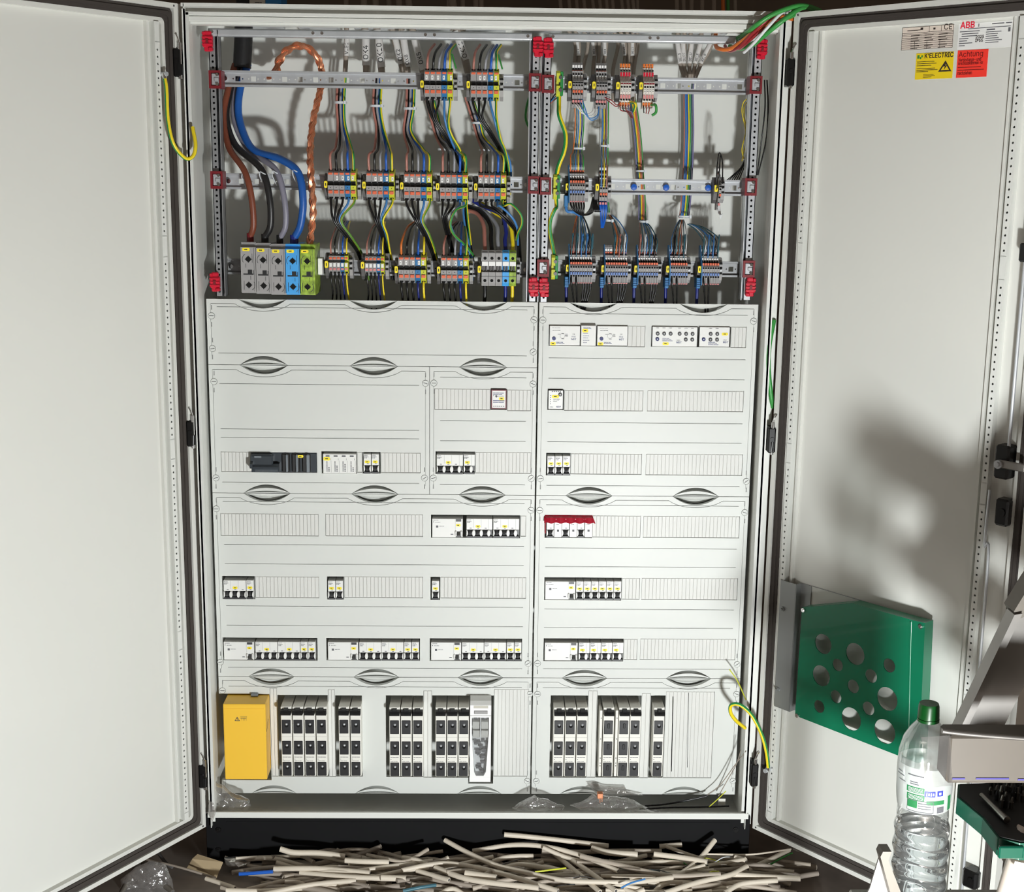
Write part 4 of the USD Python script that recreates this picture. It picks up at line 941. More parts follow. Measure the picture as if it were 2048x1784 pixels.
sg, sb_, sy = tb_small('term_grey'), tb_small('term_blue'), tb_small('term_gy')
for k, (px, py) in enumerate(((656.5, 528.5), (729, 530))):
    wn = f'the {["leftmost", "second"][k]} narrow group on the bottom left rail'
    cluster(f'S{k}', wn, px, py, [('sg', sg, N, 'narrow grey')] * 3 + [('sb', sb_, N, 'narrow blue'), ('sy', sy, N, 'narrow yellow-green')])
for k, (px, py) in enumerate(((796.5, 537), (881.5, 538))):
    cluster(f'L{k}', f'the {["third", "fourth"][k]} group on the bottom left rail', px, py, [G(1), G(1), G(2), Bk(2), Yk(1)], clamp_dz=-.002)
bg, bb, by_ = tb_big('term_grey'), tb_big('sky_blue'), tb_big('power_gy_reflections')
BG = ('bg', bg, N, 'broad grey')
cluster('BIG', 'the rightmost group on the bottom left rail', 963, 536.5, [BG, BG, BG, ('bb', bb, N, 'broad sky-blue'), ('by', by_, N, 'broad yellow-green')], clamp_dz=-.002)
hg, hb, hy = tb_huge('term_grey'), tb_huge('sky_blue'), tb_huge('power_gy_reflections')
HG = ('hg', hg, 'power_terminal', 'massive grey power terminal with two socket screws')
HC = []
for k, (px, py, kk) in enumerate(((481.5, 536, HG), (511, 537.5, HG), (541, 539.5, HG), (570, 539.5, ('hb', hb, 'power_terminal', 'massive sky-blue power terminal')), (599, 540, ('hy', hy, 'power_terminal', 'massive yellow-green power terminal mottled with painted reflections')))):
    p = W(px, py, YR - .08); place(kk[0], 'power_terminal', kk[1][1], (p[0], YR, p[2]), f'{kk[3]}, {ORD[k]} from the left in the power row', 'terminal block')
    HC.append(np.array([p[0] + .017, YR - .045, p[2] + .055]))
p = W(641, 532, .015); single('marker_carrier', MB().box(p[0] - .005, p[0] + .005, .005, .045, p[2] - .0185, p[2] + .018, .001), 'white', 'tall white end bracket right of the yellow-green power terminal', 'end bracket')
mg, mw, bu = tb_multi(), tb_multi(white=True), tb_bus()
MG = ('mg', mg, N, 'tall grey'); MW = ('mw', mw, N, 'tall cream'); BU = ('u', bu, N, 'slim grey')
cluster('C1', 'the leftmost tall group on the top right rail', 1145, 168, [MG] * 4)
cluster('C2', 'the second tall group on the top right rail', 1193, 169, [MG] * 4)
cluster('C3', 'the left cream group on the top right rail', 1241, 170, [MW] * 4)
cluster('C4', 'the right cream group on the top right rail', 1287.5, 170.5, [MW] * 4)
cluster('C5', 'the large group on the middle right rail', 1139.5, 373, [BU] * 6, step=.0057)
cluster('C6', 'the small group on the middle right rail', 1199.5, 374, [MG] * 3)
cluster('C7', 'alone at the right end of the middle right rail', 1438, 376, [MG])
for k, (px, py, n) in enumerate(((1140, 536, 9), (1211, 537, 9), (1277, 537.5, 8), (1341, 538, 7), (1404.5, 538.5, 7))):
    wn = f'the {["leftmost", "second", "middle", "fourth", "rightmost"][k]} blue-edged group on the bottom right rail'
    x0, x1, z = cluster(f'R{k}', wn, px, py, [BU] * n)
    single('end_plate', MB().prism_x(Polygon([(YR, z + .050), (YR - .018, z + .052), (YR - .055, z + .008), (YR - .056, z - .036), (YR, z - .036)]), x0 - .0022, x0 - .0003), 'term_blue', 'thin blue end plate left of ' + wn, 'end plate')
    b = MB().box(x0 - .011, x0 - .0026, YR - .046, YR - .01, z - .044, z - .020, .001)
    for q in range(4): b.box(x0 - .0105, x0 - .0028, YR - .048, YR - .044, z - .041 + q * .0042, z - .0388 + q * .0042)
    single('blue_feed_terminal', b, 'term_blue', 'ribbed blue feed terminal left below ' + wn, 'terminal block')
x0 = TOP['C5'][0][0] - .003; z = TOP['C5'][0][2] - .0275
single('end_plate', MB().prism_x(Polygon([(YR, z + .045), (YR - .018, z + .047), (YR - .055, z + .008), (YR - .056, z - .036), (YR, z - .036)]), x0 - .0022, x0 - .0003), 'term_blue', 'thin blue end plate at the left of the large group on the middle right rail', 'end plate')
b = MB().box(x0 - .011, x0 - .0026, YR - .046, YR - .01, z - .044, z - .020, .001)
single('blue_feed_terminal', b, 'term_blue', 'ribbed blue feed terminal under the yellow tag on the middle right rail', 'terminal block')
def pe_block(t):
    w = .0150
    b = MB().prism_x(Polygon([(0, .0275), (-.03, .0275), (-.036, .022), (-.036, .004), (-.030, .003), (-.030, -.004), (-.036, -.005), (-.036, -.022), (-.03, -.0275), (0, -.0275)]), .0, w * .55)
    part(t, 'body', b, 'term_gy', smooth=False); part(t, 'green_side', MB().box(w * .55, w, -.032, 0, -.026, .026, .001), 'green', smooth=False)
    for z in (.013, -.014): part(t, 'screw', MB().cyl((w * .6, -.0345, z), (w * .6, -.0375, z), .0040, 12), 'steel_dark', smooth=40)
    part(t, 'screw_slot', MB().box(w * .35, w * .8, -.0310, -.029, -.0025, .0025), 'black', smooth=False)
for k, (px, py) in enumerate(((1113, 167), (1107, 374), (1103, 535))):
    p = W(px, py, YR - .036); place('pe', 'earth_terminal', pe_block, (p[0], YR, p[2]), f'yellow and green earth terminal at the left end of the {["top", "middle", "bottom"][k]} right rail', 'terminal block')
    TOP[f'PE{k}'] = [np.array([p[0] + .007, YR - .02, p[2] + .027])]; BOT[f'PE{k}'] = [np.array([p[0] + .007, YR - .02, p[2] - .027])]

# ---------------------------------------------------------------- conductors
grng = np.random.default_rng(21)
def wire(label, pts, r, col, group=None, seg=6, n=8, name='wire', cat='wire'):
    P = np.array([W(*p) if len(np.atleast_1d(p)) == 3 and abs(p[0]) > 4 else np.asarray(p, float) for p in pts])
    if col in ('gy', 'gyg'):
        c = P.mean(0); t = thing(name, label, cat, c, group); o = MB().tube(P, r, n, seg)
        base_, st_ = ('w_yellow', 'green') if col == 'gy' else ('term_green', 'w_yellow')
        part(t, 'insulation', o, base_, smooth=60)
        ga = grng.choice([.7, 2.45]); hw = .72 if r > .0035 else .8
        v, f = sweep(catmull(P, seg), r * 1.05, 5, ga - hw, ga + hw, twist=grng.uniform(-.35, .35)); part(t, 'green_stripe' if col == 'gy' else 'yellow_stripe', MB().add(v, f), st_, smooth=60)
        return t
    return single(name, MB().tube(P, r, n, seg), col, label, cat, group, smooth=60)
def tie(px, py, y, w, label, h=.0042, d=.014):
    p = W(px, py, y); hw = w / 2 / 880
    ring_ = Point(0, 0).buffer(1, 8); e = [(p[0] + x * hw, p[1] + yy * d / 2) for x, yy in ring_.exterior.coords]; i = [(p[0] + x * (hw - .001), p[1] + yy * (d / 2 - .001)) for x, yy in ring_.exterior.coords]
    b = MB().prism_z(Polygon(e, [i]), p[2] - h / 2, p[2] + h / 2).box(p[0] + hw * .6, p[0] + hw * .6 + .005, p[1] - d / 2 - .002, p[1] - d / 2 + .002, p[2] - .0035, p[2] + .0035)
    single('cable_tie', b, 'tie', label, 'cable tie', smooth=30)
CN = ['brown', 'black', 'grey', 'blue', 'green-yellow']; CM = ['w_brown', 'w_black', 'w_grey', 'w_blue', 'gy']
src = {'M0': [(684, 150, .10), (681, 205, .095), (683, 250, .09), (690, 292, .075)], 'M1': [(757, 150, .10), (754, 212, .095), (760, 255, .09), (768, 298, .075)],
       'M2': [(822, 150, .10), (820, 217, .095), (815, 262, .09), (826, 300, .075)], 'M3': [(860, 200, .10), (870, 240, .10), (880, 275, .095), (893, 302, .08)], 'M4': [(938, 195, .10), (952, 240, .10), (962, 275, .095), (975, 304, .08)]}
for k in range(5):
    cid = f'M{k}'; S = src[cid]; who = f'the top of the {MIDN[k]} group on the middle left rail'
    for i in range(5):
        e = TOP[cid][i]; off = np.array([(i - 2) * .0042, (.004 if i % 2 else -.003), 0])
        base = [W(*s) + off for s in S]
        m = base[-1] * .45 + np.array([e[0], .02, e[2] + .056 - .004 * abs(i - 2)]) * .55
        wire(f'{CN[i]} wire dropping into {who}', base[:-1] + [m, e + [0, -.004, .034], e + [0, .004, -.002]], .0028, CM[i])
for cid, nm, py0 in (('A', 'left', 100), ('B', 'right', 102)):
    for i in range(5):
        e = TOP[cid][i]; dx = [.004, .006, .008, .004, .0][i]
        wire(f'short {CN[i]} wire curving into the top of the {nm} group on the top left rail', [e + [dx + .01, .06, .058], e + [dx, .02, .040], e + [dx * .3, -.003, .022], e + [0, .004, -.002]], .0028, CM[i])
    e = TOP[cid][4]; wire(f'loose green wire end beside the {nm} group on the top left rail', [e + [.004, .012, .034], e + [.009, .002, .016], e + [.013, -.002, .002]], .0018, 'w_green')
BC = ['left black', 'middle black', 'right black', 'light blue', 'green-yellow']; BM = ['w_black', 'w_black', 'w_black', 'w_lightblue', 'gy']; BG_ = {'M0', 'M1', 'M2'}
low = {'A': [[(872, 235, .005), (893, 272, .02), (915, 312, .06), (930, 360, .10), (931, 410, .10), (938, 470, .09), (950, 540, .09)]], 'B': [[(965, 235, .005), (985, 268, .02), (1008, 312, .07), (1016, 360, .10), (1012, 400, .10), (1010, 450, .10)]],
       'M0': [[(675, 440, .0), (698, 475, .02), (720, 508, .055), (735, 560, .08)]], 'M1': [[(758, 440, .0), (768, 470, .02), (776, 505, .055), (790, 560, .08)]],
       'M2': [[(838, 440, .0), (853, 470, .02), (868, 508, .055), (880, 560, .08)]], 'M3': [[(893, 435, .0), (899, 470, .03), (908, 510, .065), (915, 560, .08)]], 'M4': [[(995, 420, .0), (1022, 445, .01), (1038, 475, .05), (1042, 540, .09)]]}
own = {('M3', 3): [(906, 425, -.012), (901, 448, -.014), (912, 474, .0), (938, 505, .045), (945, 560, .08)], ('M3', 4): [(912, 420, -.018), (901, 445, -.02), (907, 468, -.01), (932, 492, .02), (948, 512, .06)],
       ('M4', 3): [(1000, 412, -.01), (1022, 432, -.01), (1034, 455, .01), (1036, 490, .06)], ('M4', 4): [(1022, 408, -.012), (1041, 428, -.014), (1044, 448, -.006), (1036, 466, .01), (1033, 480, .05)],
       ('A', 3): [(890, 240, .0), (904, 285, .03), (926, 330, .08), (930, 380, .10), (927, 430, .08), (938, 490, .06), (950, 540, .08)], ('A', 4): [(897, 245, -.004), (903, 270, .0), (921, 302, .03), (934, 345, .08), (933, 400, .09), (936, 440, .08), (942, 490, .07)],
       ('B', 3): [(989, 240, .0), (1001, 280, .02), (1020, 325, .06), (1022, 380, .09)], ('B', 4): [(993, 235, -.004), (1001, 277, .0), (1010, 300, .03), (1018, 340, .07), (1020, 390, .09)]}
LN = {'A': 'the left group on the top left rail', 'B': 'the right group on the top left rail', **{f'M{k}': f'the {MIDN[k]} group on the middle left rail' for k in range(5)}}
for cid in LN:
    for i in range(5):
        e = BOT[cid][i]; path = own.get((cid, i)) or [(x + (i - 2) * [4, 3, 2, 2, 2, 2, 2][min(j, 6)], y, d + (.004 if i % 2 else 0)) for j, (x, y, d) in enumerate(low[cid][0])]
        wire(f'{BC[i]} wire leaving the underside of {LN[cid]}', [e + [0, .006, .003], e + [0, -.003, -.012]] + path, .0026, 'gyg' if i == 4 and cid in BG_ else BM[i])
for cid, nm in (('S0', 'leftmost narrow'), ('S1', 'second narrow'), ('L0', 'third'), ('L1', 'fourth')):
    x = sum(t[0] for t in TOP[cid]) / 5
    for i in range(5):
        e = TOP[cid][i]; r = .0018 if cid[0] == 'S' else .0025; b = np.array([x + (i - 2) * .004 + .01, .10, e[2] + .07])
        wire(f'{CN[i]} wire rising from the top of the {nm} group on the bottom left rail', [b, b * .4 + np.array([e[0], .04, e[2] + .05]) * .6, e + [.001, -.002, .028], e + [0, .004, -.002]], r, ['w_orange' if cid == 'L0' else 'w_brown', 'w_black', 'w_grey', 'w_blue', 'w_yellow' if cid != 'L1' else 'gy'][i])
        e = BOT[cid][i]
        wire(f'{CN[i]} wire hanging from the underside of the {nm} group on the bottom left rail', [e + [0, .006, .003], e + [0, -.001, -.014], e + [.002, .012, -.05], e + [.004 * (i - 2), .04, -.10]], r, ['w_black', 'w_black', 'w_black', 'w_navy', 'w_yellow'][i])
bigp = [[(934, 420, .10), (955, 428, .08), (967, 450, .055), (969, 480, .035)], [(934, 414, .105), (960, 424, .085), (980, 448, .06), (982, 480, .035)], [(936, 412, .11), (970, 424, .09), (993, 450, .06), (995, 480, .035)], [(930, 392, .11), (965, 412, .09), (1003, 430, .06), (1012, 462, .045), (1010, 480, .035)], [(960, 404, .115), (988, 424, .09), (1018, 446, .055), (1025, 480, .035)]]
for i in range(5):
    e = TOP['BIG'][i]; wire(f'thick {["brown", "black", "grey", "dark blue", "yellow"][i]} conductor bending down into the broad screw terminals', bigp[i] + [e + [0, .0, -.004]], .0046, ['w_brown', 'w_black', 'w_grey', 'w_navy', 'w_yellow'][i], n=10)
    e = BOT['BIG'][i]
    if i in (0, 3, 4): wire(f'{["black", "", "", "navy", "ochre"][i]} conductor hanging under the broad screw terminals', [e + [0, 0, .004], e + [0, .004, -.03], e + [-.006, .02, -.09]], .004, ['w_black', '', '', 'w_navy', 'w_yellow'][i])
# supply cores from the black sheath to the massive terminals
sh = [(487, 20, .095), (487, 70, .095), (484, 136, .09)]
single('supply_cable', MB().tube([W(*p) for p in sh], .0205, 18), 'sheath_black', 'thick black supply cable sheath entering at the top left', 'cable', smooth=50)
core = [('brown', 'c_brown', .0070, [(470, 128, .085), (456, 180, .075), (447, 235, .06), (458, 295, .03), (489, 342, -.006), (503, 395, -.012), (507, 450, -.004)]),
        ('black', 'c_black', .0074, [(478, 128, .095), (458, 190, .085), (453, 240, .07), (472, 292, .04), (522, 338, -.004), (539, 395, -.012), (541, 450, -.004)]),
        ('grey', 'c_grey', .0066, [(486, 128, .10), (470, 190, .09), (470, 245, .08), (498, 300, .05), (550, 338, -.002), (568, 395, -.012), (571, 450, -.004)]),
        ('blue', 'c_blue', .0084, [(496, 128, .09), (479, 185, .08), (479, 240, .07), (505, 298, .04), (560, 318, .01), (596, 345, -.010), (606, 400, -.014), (601, 450, -.004)])]
for i, (nm, m, r, pts) in enumerate(core):
    e = HC[i]; wire(f'heavy {nm} supply core curving from the black sheath to the power terminals', pts + [e + [0, 0, .012], e + [0, 0, -.004]], r, m, n=14, seg=8, name='supply_core', cat='cable core')
    single('core_sleeve', MB().tube([e + [0, 0, .020], e + [0, 0, -.002]], r * 1.12, 14, smooth=False), {'c_brown': 'maroon', 'c_black': 'black', 'c_grey': 'black', 'c_blue': 'w_navy'}[m], f'dark end sleeve of the heavy {nm} supply core', 'sleeve')
    tp = [(491, 350), (527, 346), (551, 344), (594, 343)][i]
    p = W(tp[0], tp[1], -.008 if i else -.004); a = np.array([.6, 0, .8]) if i < 2 else np.array([.5, 0, .86])
    b = MB(); v, f = sweep(np.array([p + np.array([math.cos(q) * (r + .0012) * .82, math.sin(q) * (r + .0012), -math.cos(q) * (r + .0012) * .45]) for q in np.linspace(0, 2 * math.pi, 15)]), .0014, 6); b.add(v, f)
    b.tube([p + np.array([-r, -r * .5, r * .4]), p + np.array([-r * 1.1, .0, -.008]), p + np.array([-r * .6, .04, -.03])], .0013, 6)
    single('cable_tie', b, 'tie', f'white cable tie round the heavy {nm} supply core', 'cable tie', smooth=50)
# braided copper earth strap
path = catmull(np.array([W(*p) for p in ((520, 150, .11), (548, 150, .10), (558, 122, .085), (577, 98, .075), (606, 92, .07), (631, 110, .07), (643, 140, .072), (641, 178, .07), (628, 232, .045), (621, 292, .015), (622, 350, -.008), (626, 420, -.008))] + [HC[4] + [.004, 0, .012], HC[4] + [.004, .0, -.006]]), 22)
d = np.r_[0, np.cumsum(np.linalg.norm(np.diff(path, axis=0), axis=1))]; T, Nn, Bb = frames(path)
st = thing('copper_braid', 'bare braided copper earth strap looping over and down to the yellow-green power terminal', 'earth strap', path.mean(0))
for k in range(3):
    b = MB(); phz = 2 * math.pi * k / 3; s = d / .088 * 2 * math.pi
    u, vv = .0056 * np.sin(s + phz), .0030 * np.sin(2 * (s + phz))
    ctr = path + Bb * u[:, None] + Nn * vv[:, None]
    for q in range(9):
        a = 2 * math.pi * q / 9 + s * .22 + k
        rr = .0046 if q < 7 else .002
        b.tube(ctr + rr * (np.cos(a)[:, None] * Nn * .8 + np.sin(a)[:, None] * Bb), .00155, 5, smooth=False, caps=False)
    b.tube(ctr, .0043, 7, smooth=False)
    part(st, 'strand', b, 'copper', smooth=60)
# jacketed cables through the top with written sleeves
def jacket(label, pts, r, m='cable_light', sleeve=None, text=None, name='cable'):
    P = [W(*p) for p in pts]; t = thing(name, label, 'cable', P[-1])
    part(t, 'jacket', MB().tube(P, r, 10), m, smooth=60)
    if sleeve:
        a, c = W(*sleeve[0]), W(*sleeve[1]); part(t, 'white_sleeve', MB().tube([a, c], sleeve[2], 14, smooth=False), 'sleeve', smooth=60)
        if text:
            up = (a - c) / np.linalg.norm(a - c); o = c + up * text[2]
            part(t, 'handwriting', MB().tm(written(text[0], text[1], o, up, sleeve[2])), 'print_black', smooth=False)
    return t
def written(txt, h, o, up, rad):
    m = meshkit.text_mesh(txt, h, .0004); v = np.array(m.vertices); y = v[:, 1] - h / 2
    side = np.array([-1.0, 0, 0]); side -= up * np.dot(side, up); side /= np.linalg.norm(side); n = np.cross(up, side)
    if n[1] > 0: n = -n
    dep = np.sqrt(np.maximum(rad ** 2 - y ** 2, 1e-9)) + v[:, 2]
    return trimesh.Trimesh(o + v[:, :1] * up + y[:, None] * side + dep[:, None] * n, m.faces, process=False)
jk = [('thin grey cable marked in handwriting, leftmost of the written cables', [(692, -30, .10), (693, 60, .10), (692, 110, .10), (690, 150, .10)], .0055, ((694, 62, .10), (693, 112, .10), .0062), ('VLE1', .0078, .003)),
      ('cable with white handwritten sleeve, second written cable from the left', [(727, -30, .10), (730, 60, .10), (732, 110, .10), (733, 150, .10)], .0078, ((731, 60, .10), (732, 131, .10), .0088), ('OK4', .0112, .012)),
      ('cable with a bold handwritten sleeve, third written cable from the left', [(750, -30, .10), (754, 60, .10), (760, 110, .10), (764, 150, .10)], .0078, ((755, 60, .10), (763, 135, .10), .0088), ('OK10', .0116, .010)),
      ('slanted cable with a crossed-out sleeve, fourth written cable', [(775, -30, .11), (785, 60, .11), (798, 110, .11), (808, 150, .11)], .0070, ((787, 66, .11), (803, 128, .11), .0078), ('OK2', .0096, .006)),
      ('slanted cable with a long white sleeve, fifth written cable', [(795, -30, .095), (803, 60, .095), (811, 110, .095), (816, 152, .095)], .0072, ((804, 62, .095), (816, 134, .095), .0082), ('OK8', .0080, .004)),
      ('dim slanted cable with writing just left of the upper terminals', [(812, -30, .10), (825, 60, .10), (838, 110, .10), (850, 160, .10)], .0080, ((826, 66, .10), (846, 140, .10), .0086), ('OK5', .0098, .012)),
      ('dim slanted cable with writing between the two upper terminal groups', [(900, -30, .10), (914, 60, .10), (928, 110, .10), (942, 170, .10)], .0085, ((912, 62, .10), (932, 120, .10), .0092), ('OK11', .0100, .004))]
for l, pts, r, sl, tx in jk: jacket(l, pts, r, 'cable_dim', sl, tx)
for k, (x0, x1, x2) in enumerate(((1118, 1150, 1148), (1135, 1158, 1156), (1150, 1176, 1166), (1165, 1190, 1186), (1182, 1198, 1196), (1196, 1213, 1206), (1210, 1236, 1226), (1222, 1250, 1248), (1240, 1258, 1256), (1252, 1268, 1262), (1262, 1276, 1268))):
    jacket(f'{ORD[k]} grey cable from the left in the bunch above the top right terminals', [(x0, -30, .11), (x0 + 8, 40, .11), (x1, 85, .11), (x2, 140, .11), (x2, 200, .10)], .0042, 'cable_dim', ((x1 - .2 * (x1 - x0), 72, .11), (x1 + (x2 - x1) * .5, 112, .11), .0050) if k % 2 else None, ('BE%d' % (k + 3), .0044, .004) if k % 2 else None)
for k, (x0, x1, tx) in enumerate(((1353, 1361, 'BEL3'), (1366, 1368, 'BUFF'), (1384, 1379, 'BELU'), (1405, 1390, 'BELE'), (1428, 1401, 'BEL9'))):
    jacket(f'{ORD[k]} from the left of five fanned cables with written white sleeves', [(x0, -30, .10), (x0 + (3 if k < 2 else -3) * 1, 80, .10), (x1, 130, .10), (1373 + k * 3.4, 165, .10)], .0048, 'cable_dim', ((x0 + (x1 - x0) * .1, 78, .10), (x1, 127, .10), .0058), (tx, .0056, .004))
for k, (x, r, m) in enumerate(((898, .005, 'cable_dim'), (925, .006, 'cable_dim'), (952, .007, 'cable_dim'), (962, .006, 'cable_dim'), (779, .006, 'cable_dim'), (1274, .0045, 'cable_dim'), (1446, .0042, 'w_orange'), (1456, .004, 'w_green'), (1470, .004, 'cable_dim'))):
    wire(f'{["grey", "grey", "thick grey", "grey", "grey", "grey", "orange", "dark green", "slim grey"][k]} cable running up the wall above the cabinet at place {k + 1} from the left'.replace(f'at place {k + 1} from the left', ['over the left upper group', 'right of the first', 'over the gap of the groups', 'beside the thick one', 'above the written sleeves', 'above the cream terminals', 'above the top right corner', 'beside the orange one', 'nearest the top right corner'][k]), [(x, -40, .12), (x, 10, .12), (x + 2, 60, .11)], r, m, name='cable', cat='cable')

# ---------------------------------------------------------------- right half: core bundles
def bundle(where, pts, cols, r, spread, ends=None, wob=0.0):
    """several cores side by side along one path; ends = world points where each core finishes"""
    seen = {}
    for i, (cn, cm) in enumerate(cols):
        k = seen.get(cn, 0); seen[cn] = k + 1; tot = sum(1 for c in cols if c[0] == cn)
        P = [W(x + (i - (len(cols) - 1) / 2) * spread, y, d + (.0045 if i % 2 else -.001) + .003 * (i % 3)) for x, y, d in pts]
        if ends is not None: P += ends[i]
        wire((f'{ORD[k]} ' if tot > 1 else '') + f'{cn} core {where}', P, r, cm, seg=5, n=6, name='core', cat='wire')
T_, O_, B_, K_, Y_, V_, G_, R_, WH = ('teal', 'w_teal'), ('orange-brown', 'w_orange'), ('pale blue', 'w_lightblue'), ('black', 'w_black'), ('yellow', 'w_yellow'), ('violet-grey', 'w_violet'), ('green', 'w_green'), ('dark red', 'w_red'), ('white', 'w_white')
def into(cid, off=.0, h=.030, ex=None):
    return [[e + np.array([0, .012, h]), e + np.array([0, -.002, h * .5]), e + np.array([0, .005, -.003])] for e in TOP[cid]][:ex]
bundle('running down from the first tall group', [(1157, 150, .10), (1158, 205, .085), (1159, 250, .08), (1155, 300, .065)], [O_, T_, B_, Y_, ('dark teal', 'w_navy'), G_], .0013, 3.4, into('C5', h=.040))
bundle('running down from the second tall group', [(1208, 150, .10), (1208, 205, .085), (1209, 250, .08), (1207, 300, .065)], [B_, Y_, ('brown', 'w_brown')], .0014, 4.0, into('C6', h=.060))
bundle('running behind the middle rail from the second tall group', [(1213, 150, .11), (1214, 220, .10), (1213, 300, .10), (1212, 380, .10), (1216, 425, .09)], [B_, T_, G_], .0013, 3.0)
bundle('in the bunch slanting down from the left cream group', [(1264, 195, .10), (1269, 225, .09), (1276, 280, .09), (1280, 345, .10), (1284, 400, .10), (1284, 440, .09)], [V_, T_, ('yellow', 'w_yellow'), O_, ('brown', 'w_brown'), G_], .0014, 2.6)
bundle('in the bunch hanging from the fanned white sleeves', [(1380, 150, .10), (1377, 190, .09), (1378, 260, .09), (1376, 330, .10), (1372, 400, .09), (1368, 436, .085)], [('brown', 'w_brown'), B_, ('deep blue', 'w_blue'), Y_, G_, T_, V_], .0016, 3.0)
pal = [O_, T_, ('brown', 'w_brown'), B_, T_, K_, WH, T_, B_]
srcs = {'R0': (1160, 430), 'R1': (1219, 430), 'R2': (1285, 442), 'R3': (1364, 440), 'R4': (1380, 448)}
for k in range(5):
    cid = f'R{k}'; n = len(TOP[cid]); sx, sy = srcs[cid]; nm = ['leftmost', 'second', 'middle', 'fourth', 'rightmost'][k]
    seen = {}
    for i in range(n):
        if k == 1 and i < 3: continue
        cn, cm = pal[(i * 2 + k) % 9]; q = seen.get(cn, 0); seen[cn] = q + 1
        e = TOP[cid][i]; up = .034 + .012 * ((i * 5 + k * 3) % 4) / 3
        b0 = W(sx + (i - n / 2) * 1.4, sy, .09)
        pts = [b0, b0 * .5 + np.array([e[0] + .004, .05, e[2] + up + .012]) * .5, e + np.array([.002, .006, up]), e + np.array([.0005, -.010, up * .55]), e + np.array([0, .003, -.002])]
        wire(f'{ORD[q]} {cn} core dropping into the {nm} blue-edged group on the bottom right rail', pts, .0013, cm, seg=5, n=6, name='core')
        if i % 2 == k % 2:
            e2 = e + np.array([.001, -.010, -.014])
            wire(f'{cn} jumper core looping above the {nm} blue-edged group from block {i + 1}'.replace(f'from block {i + 1}', f'at its {ORD[i]} block'), [e2 + [0, .004, -.001], e2 + [0, -.004, .028], e + [.003, -.004, .046], e + [.006, .012, .042], e + [.007, .03, .012]], .0012, cm if cn != 'orange-brown' else 'w_teal', seg=5, n=6, name='core')
    for i in range(n):
        e = BOT[cid][i]; 
        if i in (0, 2) or (i > 4 and k < 3):
            st_ = [e + [0, .004, .002], e + [0, -.005, -.012], e + [.001 * (4 - i), .004, -.035]] if i in (0, 2) else [e + [0, .012, -.016], e + [0, .014, -.030]]
            wire(f'{ORD[i]} black core hanging under the {nm} blue-edged group', st_ + [e + [.004 * (4 - i) * .6, .02, -.07], e + [.004 * (4 - i), .04, -.12]], .0019, 'w_black', seg=5, n=6, name='core')
    x = TOP[cid][0][0] - .0095
    z = BOT[cid][0][2]; wire(f'dark blue core hanging from the feed terminal of the {nm} blue-edged group', [(x, .02, z - .024) if False else np.array([x, .022, z - .020]), np.array([x + .001, .026, z - .05]), np.array([x + .003, .04, z - .10])], .0034, 'w_navy', seg=4, name='core')
for i in range(6):
    e = BOT['C5'][i]; q = [(1152 + i * 3, 424 + i, -.004), (1168 + i * 2.6, 430 - i * .6, .01), (1180 + i * 1.6, 418, .05), (1186 + i, 395, .10)]
    wire(f'{ORD[i]} black core looping right from under the large group on the middle right rail', [e + [0, .010, -.010], e + [.001, -.002, -.024]] + q, .0021, 'w_black', n=7, name='core')
x = TOP['C5'][0][0] - .0095; z = BOT['C5'][0][2]
wire('pale blue core curving right from the feed terminal of the middle right rail', [np.array([x, .022, z - .022]), np.array([x + .003, .018, z - .036]), W(1147, 424, .02), W(1158, 430, .05)], .0036, 'w_lightblue', name='core')
for i in range(3):
    e = BOT['C6'][i]
    for j in range(2): wire(f'{["left", "middle", "right"][i]} {["bright", "second bright"][j]} blue core hanging from the small group on the middle right rail', [e + [.002 * j - .001, .002, .012], e + [.002 * j, -.006, -.004], e + [.003 - .001 * i, .0, -.026], e + [.006 - .004 * i, .02, -.05]], .0019, 'w_blue', n=7, name='core')
for i in range(4): wire(f'{ORD[i]} short black core curling left of the bright blue cores', [W(1186 + i * 2, 398, .03), W(1187 + i * 2.5, 414, .01), W(1191 + i * 3, 423, .01), W(1196 + i * 2, 412, .03)], .0019, 'w_black', n=6, name='core')
for i in range(4):
    a, c = BOT['C1'][min(i, 3)], BOT['C2'][min(i, 2)]; dz = .022 + .004 * i
    wire(f'{ORD[i]} {["white", "white", "pale blue", "pale blue"][i]} jumper hanging between the two tall groups', [a + [0, .004, .018 if i > 1 else .002], a + [.006, -.012, -.004], (a + c) / 2 + [-.004, -.012, -dz], c * .8 + a * .2 + [0, -.004, -dz * .8], c + [-.006, .012, .004]], .0012, ['w_white', 'w_white', 'w_lightblue', 'w_lightblue'][i], n=6, name='core')
    if i < 2: wire(f'{ORD[i]} dark red core sagging from the second tall group', [BOT['C2'][i + 1] + [0, .004, .018], W(1222, 200 + i * 6, .0), W(1234, 210 + i * 3, .005), W(1243, 200, .03)], .0010, 'w_red', n=6, name='core')
    wire(f'{ORD[i]} {["dark red", "black", "dark red", "violet-grey"][i]} core trailing from the left cream group', [BOT['C3'][i] + [0, .006, .004], BOT['C3'][i] + [0, -.004, -.012], W(1254 + i * 3, 224, .03), W(1262 + i * 2, 236, .07)], .0011, ['w_red', 'w_black', 'w_red', 'w_violet'][i], n=6, name='core')
    if i < 3: wire(f'{ORD[i]} cut {["black", "dark red", "dark red"][i]} core end under the right cream group', [BOT['C4'][i] + [0, .006, .004], BOT['C4'][i] + [0, -.004, -.012], W(1288 + i * 4, 226 + i, .01)], .0010, ['w_black', 'w_red', 'w_red'][i], n=6, name='core')
wire('thick green and black loop under the right cream group', [BOT['C4'][3] + [0, .004, .0], W(1311, 210, .0), W(1312, 224, .0), W(1304, 231, .0)], .0030, 'w_green', n=8, name='core')
